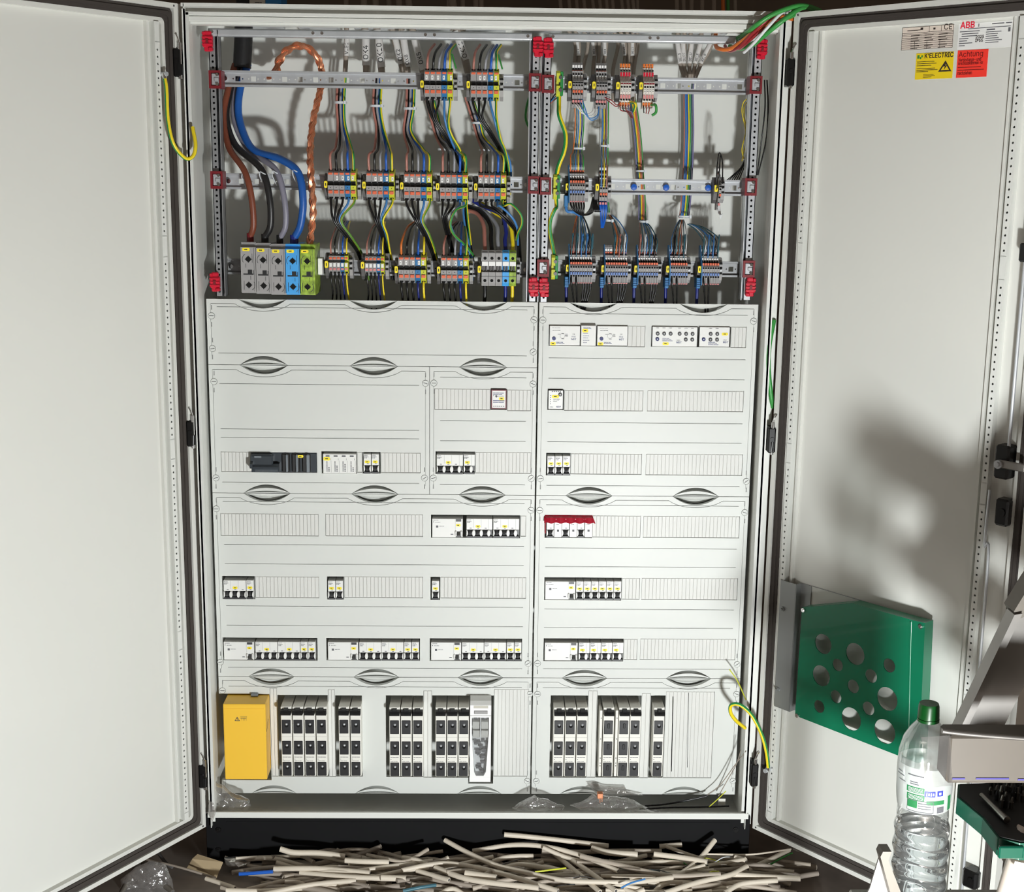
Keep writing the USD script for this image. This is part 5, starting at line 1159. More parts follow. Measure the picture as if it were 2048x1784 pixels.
wire('green and yellow core bent beside the left cream group', [BOT['C3'][3] + [.004, .004, .006], W(1271, 208, .0), W(1268, 222, .02)], .0030, 'gy', name='core')
e = TOP['C7'][0]; 
for i in range(2): wire(f'{["left", "right"][i]} black core looping over the lone terminal block', [e + [-.004 + .006 * i, .012, -.004], e + [-.010 + .006 * i, .0, .030], W(1438 + i * 3, 306 + 5 * i, .0), W(1445, 325, .0), e + [.003, -.004, .012]], .0013, 'w_black', n=6, name='core')
e = BOT['C7'][0]
for i in range(3): wire(f'{["left", "middle", "right"][i]} white core tip hanging below the lone terminal block', [e + [.002 * i, .004, .008], e + [.002 * i, -.004, -.012], W(1440 + i, 430, .0), W([1442, 1443, 1445][i], [438, 434, 428][i], .0)], .0013, 'w_white', n=6, name='core')
p0_, p1_, p2_ = BOT['PE0'][0], BOT['PE1'][0], TOP['PE1'][0]
wire('thick yellow-green earth wire between the top and middle earth terminals', [p0_ + [0, .004, .004], p0_ + [.0, -.004, -.02], W(1119, 232, .01), W(1131, 268, .01), W(1129, 300, .01), W(1118, 330, .015), p2_ + [0, 0, -.002]], .0048, 'gy', n=10)
wire('yellow-green earth wire bowing left between the middle and bottom earth terminals', [p1_ + [0, .004, .004], p1_ + [.001, -.002, -.018], W(1109, 420, .01), W(1101, 440, .015), W(1100, 462, .02), W(1105, 490, .03), TOP['PE2'][0] + [0, 0, -.002]], .0042, 'gy', n=10)
for k, (c, o) in enumerate((('w_black', 0), ('w_lightblue', 3), ('w_brown', 6))): wire(f'thin {["black", "blue", "brown"][k]} core behind the twin middle posts', [W(1112 + o, 186 + o, .05), W(1102, 200 + o, .06), W(1092, 214 + o, .09)], .0014, c, n=6, name='core')
wire('dark green cable bowing behind the left middle post', [(1060, 190, .10), (1053, 215, .10), (1052, 240, .10), (1062, 262, .11)], .0028, 'w_green', name='cable', cat='cable')
for k, (pts, c) in enumerate((([(1497, 196, .04), (1487, 205, .05), (1484, 225, .05), (1491, 262, .05), (1484, 298, .05), (1488, 318, .05)], 'w_yellow'), ([(1500, 199, .04), (1490, 210, .06), (1488, 228, .06), (1494, 270, .06), (1487, 305, .06), (1484, 322, .05)], 'w_yellow'), ([(1500, 205, .06), (1493, 225, .07), (1497, 280, .07), (1500, 330, .07)], 'w_teal'), ([(1504, 200, .03), (1499, 230, .06), (1500, 290, .07), (1498, 340, .07)], 'w_black'))):
    wire(f'thin {["yellow", "second yellow", "teal", "black"][k]} stray core beside the right post', pts, .0011, c, n=6, name='core')
for k in range(6): wire(f'{ORD[k]} black core rising right from behind the lone terminal block', [(1452 + k * 5, 362, .07), (1466 + k * 4, 350 - k * 2, .075), (1482 + k * 2.5, 334 - 4 * k, .08), (1492 + k * 1.5, 308 - 6 * k, .085), (1498 + k, 250, .09)], .0012, 'w_black', n=6, name='core')
for k in range(2): wire(f'{ORD[k]} black cable running down outside the right post', [(1529 + 5 * k, 160, .04), (1530 + k * 6, 215, .03), (1523 + k * 9, 280, .04), (1514 + k * 2, 350, .07)], .0016, 'w_black', n=6, name='cable', cat='cable')
for x, y, w, l in ((681, 205, 26, 'below the first written cable'), (754, 212, 28, 'below the second written cable'), (820, 217, 26, 'below the slanted cables'), (891, 299, 32, 'above the fourth group of the middle left rail'), (955, 246, 22, 'on the blue and black cores of the right upper group'), (973, 300, 30, 'above the rightmost group of the middle left rail'),
                (1157, 297, 26, 'on the cores of the first tall group'), (1208, 292, 20, 'on the cores of the second tall group'), (1281, 342, 20, 'on the bunch behind the middle right rail'), (1369, 433, 26, 'on the bunch above the fourth blue-edged group'), (1217, 441, 16, 'on the cores above the second blue-edged group'), (1286, 443, 16, 'on the bunch above the middle blue-edged group')):
    tie(x, y, .075 if y < 340 else .085, w, 'pale cable tie ' + l, d=.03)

# cores and cables over the top right corner
def over(label, pts, r, col): wire(label, pts, r, col, n=9, name='cable', cat='cable')
over('upper green cable arching over the top right corner', [(1640, 22, -.06), (1613, 12, -.11), (1588, 13, -.13), (1545, 29, -.135), (1510, 52, -.12), (1493, 66, -.07), (1470, 80, .02)], .0052, 'w_green')
over('lower green cable arching over the top right corner', [(1642, 26, -.05), (1612, 15, -.11), (1592, 22, -.13), (1562, 44, -.135), (1530, 70, -.11), (1505, 90, -.07), (1476, 98, .0), (1460, 92, .05)], .0050, 'w_green')
over('third thin green cable under the white one', [(1590, 30, -.10), (1545, 52, -.12), (1516, 80, -.09), (1490, 92, -.04), (1470, 90, .04)], .0036, 'w_green')
over('orange cable bending under the top strut at the right corner', [(1586, 38, -.08), (1556, 34, -.11), (1520, 54, -.11), (1490, 78, -.08), (1462, 97, -.03), (1440, 98, .0), (1431, 88, .05), (1433, 50, .07)], .0046, 'w_orange')
over('second orange cable beside the red ones', [(1575, 33, -.09), (1548, 40, -.115), (1515, 62, -.10), (1488, 84, -.07), (1468, 96, -.02)], .0036, 'orange')
over('dark red cable in the bundle at the top right corner', [(1565, 28, -.10), (1535, 40, -.12), (1504, 68, -.10), (1478, 94, -.06), (1458, 102, .0), (1450, 92, .05)], .0040, 'w_red')
over('second dark red cable in the bundle at the top right corner', [(1570, 33, -.09), (1530, 55, -.11), (1500, 80, -.09), (1478, 98, -.03), (1470, 88, .05)], .0034, 'w_red')
over('white cable end hanging from the bundle at the top right corner', [(1580, 20, -.11), (1562, 27, -.13), (1535, 55, -.13), (1508, 86, -.10), (1488, 105, -.06)], .0034, 'w_white')
over('bright green cable caught in the right door gap', [(1548, 640, -.078), (1539, 690, -.086), (1537, 735, -.088), (1542, 790, -.084), (1546, 815, -.076)], .0052, 'w_green')

# ---------------------------------------------------------------- door earth wires, stickers, green plate
wl = DL
q0, q1 = DL.px(327, 148, .0), DL.px(333, 200, .01)
lug = DL.P(q0[0], .002, q0[1])
t = thing('earth_lug', 'bright cable lug bolted to the left door beside its perforated rail', 'lug', lug)
part(t, 'lug', MB().tube([lug, lug + np.array([.002, -.004, -.014])], [.0062, .0040], 10, smooth=False), 'chrome', smooth=40); part(t, 'bolt', MB().cyl(lug - DL.n * .018, lug + DL.n * .008, .0048, 8), 'zinc', smooth=30)
wire('green-yellow earth wire sagging from the left door to the frame', [lug + [.002, -.004, -.010], W(333, 180, lug[1] - .008), W(336, 240, lug[1] - .01), W(347, 288, -.150), W(370, 316, -.128), W(386, 312, -.118), W(391, 290, -.112), W(385, 254, -.100)], .0040, 'gy', n=10)
q = DRt.px(1535, 1540, .004); lug = DRt.P(q[0], .004, q[1])
t = thing('earth_lug', 'cable lug bolted to the right door near its bottom hinge', 'lug', lug)
part(t, 'lug', MB().tube([lug, lug + np.array([0, -.006, .014])], [.0062, .0044], 10, smooth=False), 'chrome', smooth=40); part(t, 'bolt', MB().cyl(lug - DRt.n * .022, lug + DRt.n * .010, .0052, 8), 'zinc', smooth=30)
wire('green-yellow earth wire arching from the right door over the cover edge', [lug + [0, -.006, .010], W(1532, 1500, -.15), W(1522, 1466, -.15), W(1503, 1430, -.145), W(1480, 1410, -.14), W(1463, 1410, -.135), W(1461, 1424, -.125), W(1471, 1440, -.115), W(1490, 1456, -.095)], .0042, 'gy', n=10)
wire('thin olive wire leaning over the right cover edge', [(1459, 1339, -.055), (1475, 1362, -.06), (1492, 1400, -.085)], .0014, 'term_gy', n=6)
for k, pts in enumerate(([(1492, 1502, -.09), (1470, 1530, -.06), (1440, 1570, -.04), (1414, 1590, -.03)], [(1482, 1500, -.085), (1472, 1530, -.06), (1455, 1560, -.04), (1437, 1592, -.03)], [(1452, 1582, -.04), (1438, 1596, -.05), (1418, 1614, -.06)])):
    wire(f'{["upper", "lower", "bottom"][k]} thin yellow-grey strand in the lower right corner of the cabinet', pts, .0012, ['cable_dim', 'cable_dim', 'term_gy'][k], n=6)

def stick(name, corners, label, base, off=-.0208):
    TL, TR, BR, BL = [DRt.px(*c, off) for c in corners]
    t0, t1 = (TL[0] + BL[0]) / 2, (TR[0] + BR[0]) / 2; z1, z0 = (TL[1] + TR[1]) / 2, (BL[1] + BR[1]) / 2
    t = thing(name, label, 'sticker', DRt.P((t0 + t1) / 2, off, z0))
    part(t, 'sheet', DRt.put(MB().box(t0, t1, off - .0002, off + .0003, z0, z1)), base, smooth=False)
    return t, t0, t1, z0, z1, off + .0003
def tz(mb, t0, t1, z0, z1, n): return mb.box(t0, t1, n - .0001, n + .0002, z0, z1)
def ltext(t, txt, h, tt, z, n, m, bold=False, width=None): part(t, 'lettering', text3(txt, h, DRt.P(tt, n, z), DRt.t, (0, 0, 1), bold, .0003, width=width), m, smooth=False)
t, t0, t1, z0, z1, n = stick('rating_plate', ((1806, 55.7), (1909, 49.5), (1904, 97), (1802, 99)), 'pale beige rating plate with a ruled table at the top of the right door', 'sticker_beige')
w, h = t1 - t0, z1 - z0; b = MB()
for f in (.0, .09, .18, .27, .36, .45, .52, .60, .67, .74, 1.0): tz(b, t0, t1, z0 + h * f, z0 + h * f + .0006, n)
for f, a, c in ((0, 0, 1), (.994, 0, 1), (.53, .74, 1), (.76, .74, 1), (.26, 0, .36), (.5, 0, .36), (.75, 0, .36)): tz(b, t0 + w * f, t0 + w * f + .0007, z0 + h * a, z0 + h * c, n)
for k in range(6):
    for j in range(3): tz(b, t0 + w * (.18 + .27 * j), t0 + w * (.32 + .27 * j + .03 * (k % 2)), z0 + h * (.035 + .115 * k), z0 + h * (.06 + .115 * k), n)
tz(b, t0 + w * .1, t0 + w * .36, z0 + h * .85, z0 + h * .88, n); tz(b, t0 + w * .36, t0 + w * .41, z0 + h * .86, z0 + h * .96, n); tz(b, t0 + w * .61, t0 + w * .65, z0 + h * .84, z0 + h * .92, n)
part(t, 'print', DRt.put(b), 'sticker_text', smooth=False); ltext(t, 'CE', .0105, t0 + w * .81, z0 + h * .80, n, 'sticker_text')
t, t0, t1, z0, z1, n = stick('maker_plate', ((1918, 48), (2028, 40), (2022, 93), (1914, 100)), 'white maker plate with red capitals beside the beige rating plate', 'sticker_white')
w, h = t1 - t0, z1 - z0; b = MB()
tz(b, t0 + w * .18, t1 - w * .04, z0 + h * .775, z0 + h * .80, n)
for k, (a, c) in enumerate(((.03, .40), (.07, .38), (.07, .36), (.03, .2), (.03, .18), (.03, .28), (.03, .14))): tz(b, t0 + w * a, t0 + w * c, z0 + h * (.67 - .09 * k), z0 + h * (.70 - .09 * k), n)
for k, (a, c) in enumerate(((.52, .80), (.52, .74), (.52, .73), (.52, .76), (.52, .82), (.52, .76))): tz(b, t0 + w * a, t0 + w * c, z0 + h * (.60 - .08 * k), z0 + h * (.625 - .08 * k), n)
tz(b, t0 + w * .62, t0 + w * .84, z0 + h * .90, z0 + h * .935, n); tz(b, t0 + w * .87, t0 + w * .98, z0 + h * .90, z0 + h * .935, n); tz(b, t0 + w * .53, t0 + w * .68, z0 + h * .68, z0 + h * .73, n); tz(b, t0 + w * .92, t0 + w * .96, z0 + h * .58, z0 + h * .74, n); tz(b, t0 + w * .37, t0 + w * .385, z0 + h * .84, z0 + h * .96, n)
part(t, 'print', DRt.put(b), 'print', smooth=False)
ltext(t, 'ABB', .0115, t0 + w * .03, z0 + h * .82, n, 'abb_red', True); ltext(t, '2025', .0052, t0 + w * .33, z0 + h * .40, n, 'sticker_text', True); ltext(t, 'IP55', .0052, t0 + w * .33, z0 + h * .26, n, 'sticker_text', True)
t, t0, t1, z0, z1, n = stick('warning_sticker', ((1833, 108), (1908, 102), (1904.6, 156.5), (1829.7, 159)), 'yellow sticker with a black lightning triangle on the right door', 'sticker_yellow')
w, h = t1 - t0, z1 - z0; b = MB()
for k, (a, c) in enumerate(((.03, .5), (.03, .56), (.03, .42))): tz(b, t0 + w * a, t0 + w * c, z0 + h * (.66 - .075 * k), z0 + h * (.68 - .075 * k), n)
for k, (a, c) in enumerate(((.03, .53), (.03, .6), (.03, .35))): tz(b, t0 + w * a, t0 + w * c, z0 + h * (.40 - .06 * k), z0 + h * (.42 - .06 * k), n)
for k, c in enumerate((.5, .54, .45)): tz(b, t0 + w * .22, t0 + w * c, z0 + h * (.17 - .05 * k), z0 + h * (.185 - .05 * k), n)
tri = Polygon([(.62, .26), (.97, .26), (.795, .68)]); from shapely import affinity as AF
tri = AF.scale(tri, w, h, origin=(0, 0)); bolt = AF.scale(Polygon([(.80, .58), (.735, .45), (.79, .46), (.765, .32), (.845, .49), (.79, .485), (.825, .58)]), w, h, origin=(0, 0))
b.prism(AF.translate(unary_union([tri.difference(tri.buffer(-.0028)), bolt]), t0, z0), n - .0001, n + .0002)
part(t, 'print', DRt.put(b), 'sticker_text', smooth=False); ltext(t, "K'ELECTRIC", .0088, t0 + w * .22, z0 + h * .80, n, 'sticker_text', True, width=w * .77)
b = MB().box(t0 + w * .03, t0 + w * .09, n, n + .0002, z0 + h * .80, z0 + h * .93).box(t0 + w * .10, t0 + w * .14, n, n + .0002, z0 + h * .78, z0 + h * .86).box(t0 + w * .14, t0 + w * .18, n, n + .0002, z0 + h * .84, z0 + h * .92)
part(t, 'logo', DRt.put(b), 'logo_green', smooth=False)
t, t0, t1, z0, z1, n = stick('notice_sticker', ((1916, 102), (1978, 97), (1972, 152), (1911.6, 157)), 'bright red notice sticker right of the yellow one', 'sticker_red')
w, h = t1 - t0, z1 - z0
ltext(t, 'Achtung', .0098, t0 + w * .04, z0 + h * .76, n, 'dark_red_text'); ltext(t, 'Verbindungs- und', .0060, t0 + w * .04, z0 + h * .59, n, 'dark_red_text', True, width=w * .75); ltext(t, 'Anschlussklemmen vor', .0058, t0 + w * .04, z0 + h * .47, n, 'dark_red_text', True, width=w * .82)
b = MB()
for k, c in enumerate((.80, .9)): tz(b, t0 + w * .04, t0 + w * c, z0 + h * (.36 - .10 * k), z0 + h * (.385 - .10 * k), n)
part(t, 'print', DRt.put(b), 'dark_red_text', smooth=False); ltext(t, 'nachziehen', .0060, t0 + w * .04, z0 + h * .11, n, 'dark_red_text', True, width=w * .48)

off = .022
C = [DRt.px(x, y, off) for x, y in ((1604, 1215), (1704, 1206), (1828, 1241), (1850, 1246), (1842, 1420), (1837, 1527), (1590, 1431))]
P = Polygon(C)
hl = [(1646, 1288, 21), (1710, 1308, 22.5), (1675, 1330, 13), (1778, 1331, 14), (1642, 1351.6, 22), (1742, 1352, 14), (1706, 1373, 14), (1671.5, 1393.5, 13.5), (1774, 1398, 24), (1638, 1413, 13.5), (1736.6, 1417, 14), (1702, 1438, 24), (1769, 1463, 25)]
hs = []
for x, y, r in hl:
    a = DRt.px(x, y, off); hs.append(Point(*a).buffer(r / 990 * 1.06, 12))
t = thing('perforated_plate', 'green powder-coated metal plate with thirteen round holes fixed inside the right door', 'plate', DRt.P(C[6][0], off, C[6][1]))
part(t, 'plate', DRt.put(MB().prism(P.difference(unary_union(hs)), off - .0025, off)), 'green_plate', smooth=False)
b = MB(); cc = C + [C[0]]
for i in (2, 3, 4, 5, 6):
    pass
ed = P.difference(P.buffer(-.0022)); b.prism(ed, off - .030, off - .0025)
part(t, 'folded_edge', DRt.put(b), 'green_plate', smooth=False)
a0, a1 = DRt.px(1822, 1243, off), DRt.px(1816, 1515, off)
b = MB().tube([DRt.P(a0[0], off, a0[1]), DRt.P(a1[0], off, a1[1])], .0022, 6, smooth=False); part(t, 'fold_line', b, 'green_plate', smooth=60)
for x, y in ((1607, 1220), (1842, 1253), (1595, 1431)):
    a = DRt.px(x, y, off); part(t, 'screw', MB().cyl(DRt.P(a[0], off, a[1]), DRt.P(a[0], off + .003, a[1]), .0048, 12).cyl(DRt.P(a[0], off + .003, a[1]), DRt.P(a[0], off + .0045, a[1]), .0026, 6), 'chrome', smooth=40)

# ---------------------------------------------------------------- step ladder, bottle and tools in front of the right door
def slab(pxs, y, th):                             # outline in the plane y, given thickness towards the camera
    pp = [W(x, yy, y) for x, yy in pxs]; return MB().prism(Polygon([(p[0], p[2]) for p in pp]), y, y - th)
yb = -1.05
base, top = W(1833, 1832, yb), W(1858.5, 1405, yb)
stp = thing('step_ladder', 'aluminium step ladder with a slanting wide rail standing before the right door', 'ladder', (W(1900, 1784, -1.1)[0], -1.1, 0))
b = slab([(1903, 1459), (1984, 1472), (2076, 1284), (2080, 1150), (2048, 1196), (2019, 1216)], -.92, .022)
part(stp, 'slanting_rail', b, 'aluminium', smooth=False)
part(stp, 'rail_lip', slab([(1898, 1461), (1912, 1461), (2030, 1214), (2014, 1217)], -.922, .034), 'aluminium', smooth=False)
part(stp, 'rail_cap', slab([(2008, 1206), (2017, 1221), (2052, 1208), (2090, 1150), (2090, 1080), (2042, 1150)], -.905, .045), 'ladder_grey', smooth=False)
part(stp, 'hinge_foot', slab([(1880, 1453), (1908, 1449), (1920, 1464), (1990, 1470), (1980, 1480), (1884, 1472)], -.915, .03), 'ladder_grey', smooth=False)
z = base[2]
part(stp, 'step', MB().box(base[0] - .09, base[0] + .42, -1.14, -.96, z - .028, z - .001, .003), 'aluminium', smooth=False)
part(stp, 'front_leg', slab([(1752, 1698), (1757, 1688), (1774, 1688), (1768, 1706), (1805, 1800), (1830, 1880), (1812, 1880), (1780, 1800)], -1.16, .025), 'ladder_grey', smooth=False)
part(stp, 'front_leg', slab([(1757, 1712), (1762, 1712), (1790, 1790), (1812, 1880), (1680, 1880), (1738, 1775)], -1.14, .004), 'aluminium', smooth=False)
part(stp, 'brace', slab([(1976, 1664), (2010, 1660), (2052, 1716), (2100, 1800), (2080, 1840), (2040, 1790)], -1.10, .022), 'ladder_grey', smooth=False)
g = W(2300, 1500, -1.05)[0]
part(stp, 'rear_leg', MB().box(base[0] + .40, base[0] + .43, -1.14, -1.11, 0, .95, .003).box(base[0] + .40, base[0] + .43, -.99, -.96, 0, .95, .003).box(base[0] - .07, base[0] - .045, -1.0, -.975, 0, z - .02, .003), 'aluminium', smooth=False)
a, c = W(1996, 1800, -1.16), W(2070, 1690, -1.16)
t = single('beige_tube', MB().tube([W(2010, 1830, -1.2), W(2036, 1740, -1.19), W(2062, 1660, -1.18)], .021, 14, smooth=False), 'sticker_beige', 'beige tube leaning against the ladder at the lower right', 'tube', smooth=50)
part(t, 'white_label', MB(). tube([W(2026.5, 1764, -1.1935), W(2038, 1734, -1.19)], .0216, 14, smooth=False), 'sticker_white', smooth=50, local=False) if False else None
single('white_label', slab([(2018, 1748), (2030, 1722), (2056, 1728), (2050, 1752)], -1.222, .0006), 'sticker_white', 'small white label on the beige tube', 'label')
# cardboard pack in film behind the tool case
a, c = W(1888, 1562, -1.14), W(2100, 1468, -1.14)
t = thing('wrapped_package', 'beige package wrapped in clear film behind the green bit case', 'package', ((a[0] + c[0]) / 2, -1.11, a[2]))
part(t, 'package', MB().box(a[0], c[0] + .1, -1.15, -1.10, a[2], c[2], .004), 'packaging_shaded', smooth=False)
part(t, 'rim', MB().tube([W(1884, 1462, -1.152), W(1960, 1470, -1.152), W(2120, 1482, -1.152)], .0042, 8), 'aluminium', smooth=60)
b = MB()
for x0, x1, y0 in ((1905, 1930, 1556), (1952, 2018, 1556), (2036, 2060, 1558)): 
    p, q = W(x0, y0, -1.1512), W(x1, y0 + 3, -1.1512); b.box(p[0], q[0], -1.1514, -1.149, q[2], p[2])
part(t, 'purple_print', b, 'purple', smooth=False)
pf = [W(1838, 1477, -1.108), W(1880, 1470, -1.115), W(1892, 1560, -1.125), W(1868, 1575, -1.115), W(1845, 1560, -1.108)]
# ragged film flap over the bottle shoulder
n = 14; V = []
for i in range(n):
    for j in range(n):
        u, v = i / (n - 1), j / (n - 1)
        l = W(1842 + 6 * v, 1474, -1.112) * (1 - v) + W(1850, 1578, -1.112) * v; r = W(1900, 1470, -1.156) * (1 - v) + W(1905, 1570, -1.156) * v
        p = l * (1 - u) + r * u; V.append(p + np.array([0, .006 * (meshkit.fbm(np.array([u * 4, v * 5, .3]), 3) - .5), 0]))
fl = MB().add(V, [(i * n + j, (i + 1) * n + j, (i + 1) * n + j + 1, i * n + j + 1) for i in range(n - 1) for j in range(n - 1)])
part(t, 'film_flap', fl, 'plastic_film', smooth=True)
# bit case
zt = .655
oc = [WZ(x, y, zt) for x, y in ((1916, 1566), (2090, 1560), (2120, 1600), (2120, 1685), (2040, 1684), (1996, 1674), (1965, 1634), (1914, 1592))]
P2 = Polygon([(p[0], p[1]) for p in oc]).buffer(-.004).buffer(.004, 5)
t = thing('bit_case', 'dark green bit case with a black insert on the ladder', 'tool case', (P2.centroid.x, P2.centroid.y, zt - .03))
part(t, 'case_body', MB().prism_z(P2, zt - .030, zt - .002), 'case_green', smooth=30)
part(t, 'black_insert', MB().prism_z(P2.buffer(-.0035), zt - .012, zt), 'case_black', smooth=30)
p = WZ(2013, 1683, zt); q = WZ(2030, 1685, zt)
part(t, 'latch', MB().box(p[0] - .012, q[0] + .014, p[1] - .006, p[1] + .002, zt - .026, zt - .006, .002), 'case_green', smooth=False)
p, q = WZ(1963, 1590, zt + .008), WZ(2014, 1640, zt + .006)
r2 = np.random.default_rng(5)
single('bit_holder', MB().tube([p, p * .55 + q * .45, q], [.0042, .0042, .0058], 10, smooth=False), 'bit_steel', 'long magnetic bit holder lying across the black case insert', 'bit holder', smooth=50)
for k in range(26):
    x, y = 1978 + (k % 7) * 10.5 + r2.random() * 5, 1570 + (k // 7) * 15 + r2.random() * 6
    if x < 1990 and y > 1600: continue
    p = WZ(x, y, zt - .002); hh = .014 + .012 * r2.random()
    single('screwdriver_bit', MB().cyl(p, p + [0, 0, hh * .6], .0034, 6).cyl(p + [0, 0, hh * .6], p + [.0006, 0, hh], .0026, 6, .0016), 'bit_steel' if k % 3 else 'case_black', f'{ORD[k % 7]} screwdriver bit from the left in the {["rear", "second", "third", "front"][k // 7]} row of the green case', 'bit', 'bits in the green case', smooth=20)
# bottle
ax = top - base; H = np.linalg.norm(ax); ax /= H
Rb = Rotation.align_vectors([ax], [[0, 0, 1]])[0].as_matrix()
def prof_r(z):                                    # outer radius along the bottle
    f = z / H
    return np.interp(f, [0, .012, .04, .22, .36, .44, .50, .525, .56, .60, .70, .78, .84, .885, .915, .93, .96], [.030, .038, .0425, .0435, .0445, .0430, .0410, .0405, .0425, .0435, .0440, .0430, .037, .027, .0175, .0135, .0130])
def bottle_mesh(z0, z1, dr, nz=150, na=56):
    zs = np.linspace(z0, z1, nz); a = np.arange(na) / na * 2 * math.pi; V = []
    for z in zs:
        r = prof_r(z) + dr; f = z / H
        wv = (.0016 * np.sin(z * 2 * math.pi / .030 + 1.3 * np.sin(2 * a + z * 30)) + .0012 * (meshkit.fbm(np.stack([np.cos(a) * 2, np.sin(a) * 2, np.full(na, z * 40)], 1), 3, 4) - .5)) * np.clip((.50 - f) / .05, 0, 1) * np.clip(f / .05, 0, 1)
        V.append(np.stack([(r + wv) * np.cos(a), (r + wv) * np.sin(a), np.full(na, z)], 1))
    f = [(i * na + j, i * na + (j + 1) % na, (i + 1) * na + (j + 1) % na, (i + 1) * na + j) for i in range(nz - 1) for j in range(na)]
    return np.concatenate(V), f, na
btl = thing('water_bottle', 'clear plastic water bottle with a dark green cap and printed label, half full', 'bottle', base)
v, f, na = bottle_mesh(0, H * .965, 0.0); sh_ = MB().add(v, f); sh_.add(np.vstack([v[:na], [[0, 0, .006]]]), [(i, na, (i + 1) % na) for i in range(na)])
part(btl, 'shell', sh_.xf(Rb, base), 'pet', smooth=True)
wl = (1835 - 1646) / (1832 - 1405) * H
v, f, na = bottle_mesh(.004, wl, -.0012, 90); wt = MB().add(v, f)
wt.add(np.vstack([v[:na], [[0, 0, .006]]]), [(i, na, (i + 1) % na) [::1] for i in range(na)]); wt.add(np.vstack([v[-na:], [[0, 0, wl]]]), [((i + 1) % na, na, i)[::-1][::-1] for i in range(na)])
m = wt.get(); m.merge_vertices(); trimesh.repair.fix_normals(m)
part(btl, 'water', MB().add(m.vertices, m.faces).xf(Rb, base), 'water', smooth=True)
cp = MB()
na = 40; ca = np.arange(na) / na * 2 * math.pi
cp.lathe([(.0168, H * .932), (.0171, H * .938), (.0163, H * .985), (.0150, H * .997), (.0, H)], 40)
for k in range(40): cp.box(-.0003, .0003, -.0003, .0003, 0, 0) if False else None
cp.lathe([(.0174, H * .918), (.0174, H * .930), (.0145, H * .932)], 40)
part(btl, 'cap', cp.xf(Rb, base), 'cap_green', smooth=35)
cd = np.array([CAM[0] - base[0], CAM[1] - base[1]]); ac = math.atan2(cd[1], cd[0])
def patch(px0, px1, py0, py1, dr, skew=0.0, nn=8):   # piece of label between pixel columns/rows, wrapped on the bottle
    zc = lambda y: (1832 - y) / (1832 - 1405) * H; V = []
    for i in range(nn + 1):
        for j in range(4):
            z = zc(py0 + (py1 - py0) * j / 3); r = prof_r(z) + dr; cx = 1833 + (1832 - (py0 + py1) / 2) * .0597
            xx = (px0 + (px1 - px0) * i / nn - cx) / 1312.0
            a = ac + math.asin(max(-1, min(1, xx / r))); V.append([r * math.cos(a), r * math.sin(a), z])
    return MB().add(V, [(i * 4 + j, i * 4 + j + 1, i * 4 + 5 + j, i * 4 + 4 + j) for i in range(nn) for j in range(3)]).xf(Rb, base)
zl0, zl1 = (1832 - 1603) / 427 * H, (1832 - 1516) / 427 * H
V = []; zs = np.linspace(zl0, zl1, 14); a = np.arange(49) / 48 * 2 * math.pi
for zz_ in zs: V.append(np.stack([(prof_r(zz_) + .0005) * np.cos(a), (prof_r(zz_) + .0005) * np.sin(a), np.full(49, zz_)], 1))
lab = part(btl, 'label', MB().add(np.concatenate(V), [(i * 49 + j, i * 49 + j + 1, (i + 1) * 49 + j + 1, (i + 1) * 49 + j) for i in range(13) for j in range(48)]).xf(Rb, base), 'label_film', smooth=True)
for m_, lst in (('label_green', [(1815, 1851, 1551, 1562), (1815, 1851, 1565, 1577), (1855, 1890, 1575, 1583), (1816, 1836, 1577.5, 1592), (1897, 1902, 1570, 1600)]), ('label_blue', [(1851, 1873, 1556, 1567), (1877, 1888, 1555.5, 1566)]),
                ('print', [(1816, 1869, 1576.2, 1577.3), (1816, 1869, 1598.5, 1599.6), (1868.3, 1869.4, 1577, 1599), (1815, 1816, 1577, 1599), (1838, 1864, 1581, 1582.4), (1838, 1864, 1586, 1587.2), (1838, 1864, 1591, 1592.2), (1814, 1866, 1602, 1603), (1818, 1850, 1528, 1530), (1822, 1838, 1541, 1542.6), (1822, 1840, 1545, 1546.6), (1876, 1889, 1588, 1600), (1797, 1806, 1530, 1531.4), (1796, 1810, 1536, 1537.4), (1799, 1812, 1546, 1547.2)])):
    b = MB()
    for q in lst: 
        o = patch(*q, .0009 if m_ != 'print' else .0010); b.add(o.get().vertices, o.get().faces)
    part(lab, {'label_green': 'green_print', 'label_blue': 'blue_print', 'print': 'grey_print'}[m_], b, m_, smooth=True)
b = MB()
for k in range(4):
    for q in ((1818, 1848, 1553 + 2.2 * k, 1553.8 + 2.2 * k), (1818, 1848, 1567 + 2.3 * k, 1567.8 + 2.3 * k)): o = patch(*q, .0012); b.add(o.get().vertices, o.get().faces)
for q in ((1855, 1857, 1558, 1565), (1859, 1862, 1559, 1564), (1864, 1866, 1558, 1565), (1868, 1871, 1559, 1564), (1880.5, 1885, 1558.5, 1563.5)): o = patch(*q, .0012); b.add(o.get().vertices, o.get().faces)
part(lab, 'white_print', b, 'label_white', smooth=True)

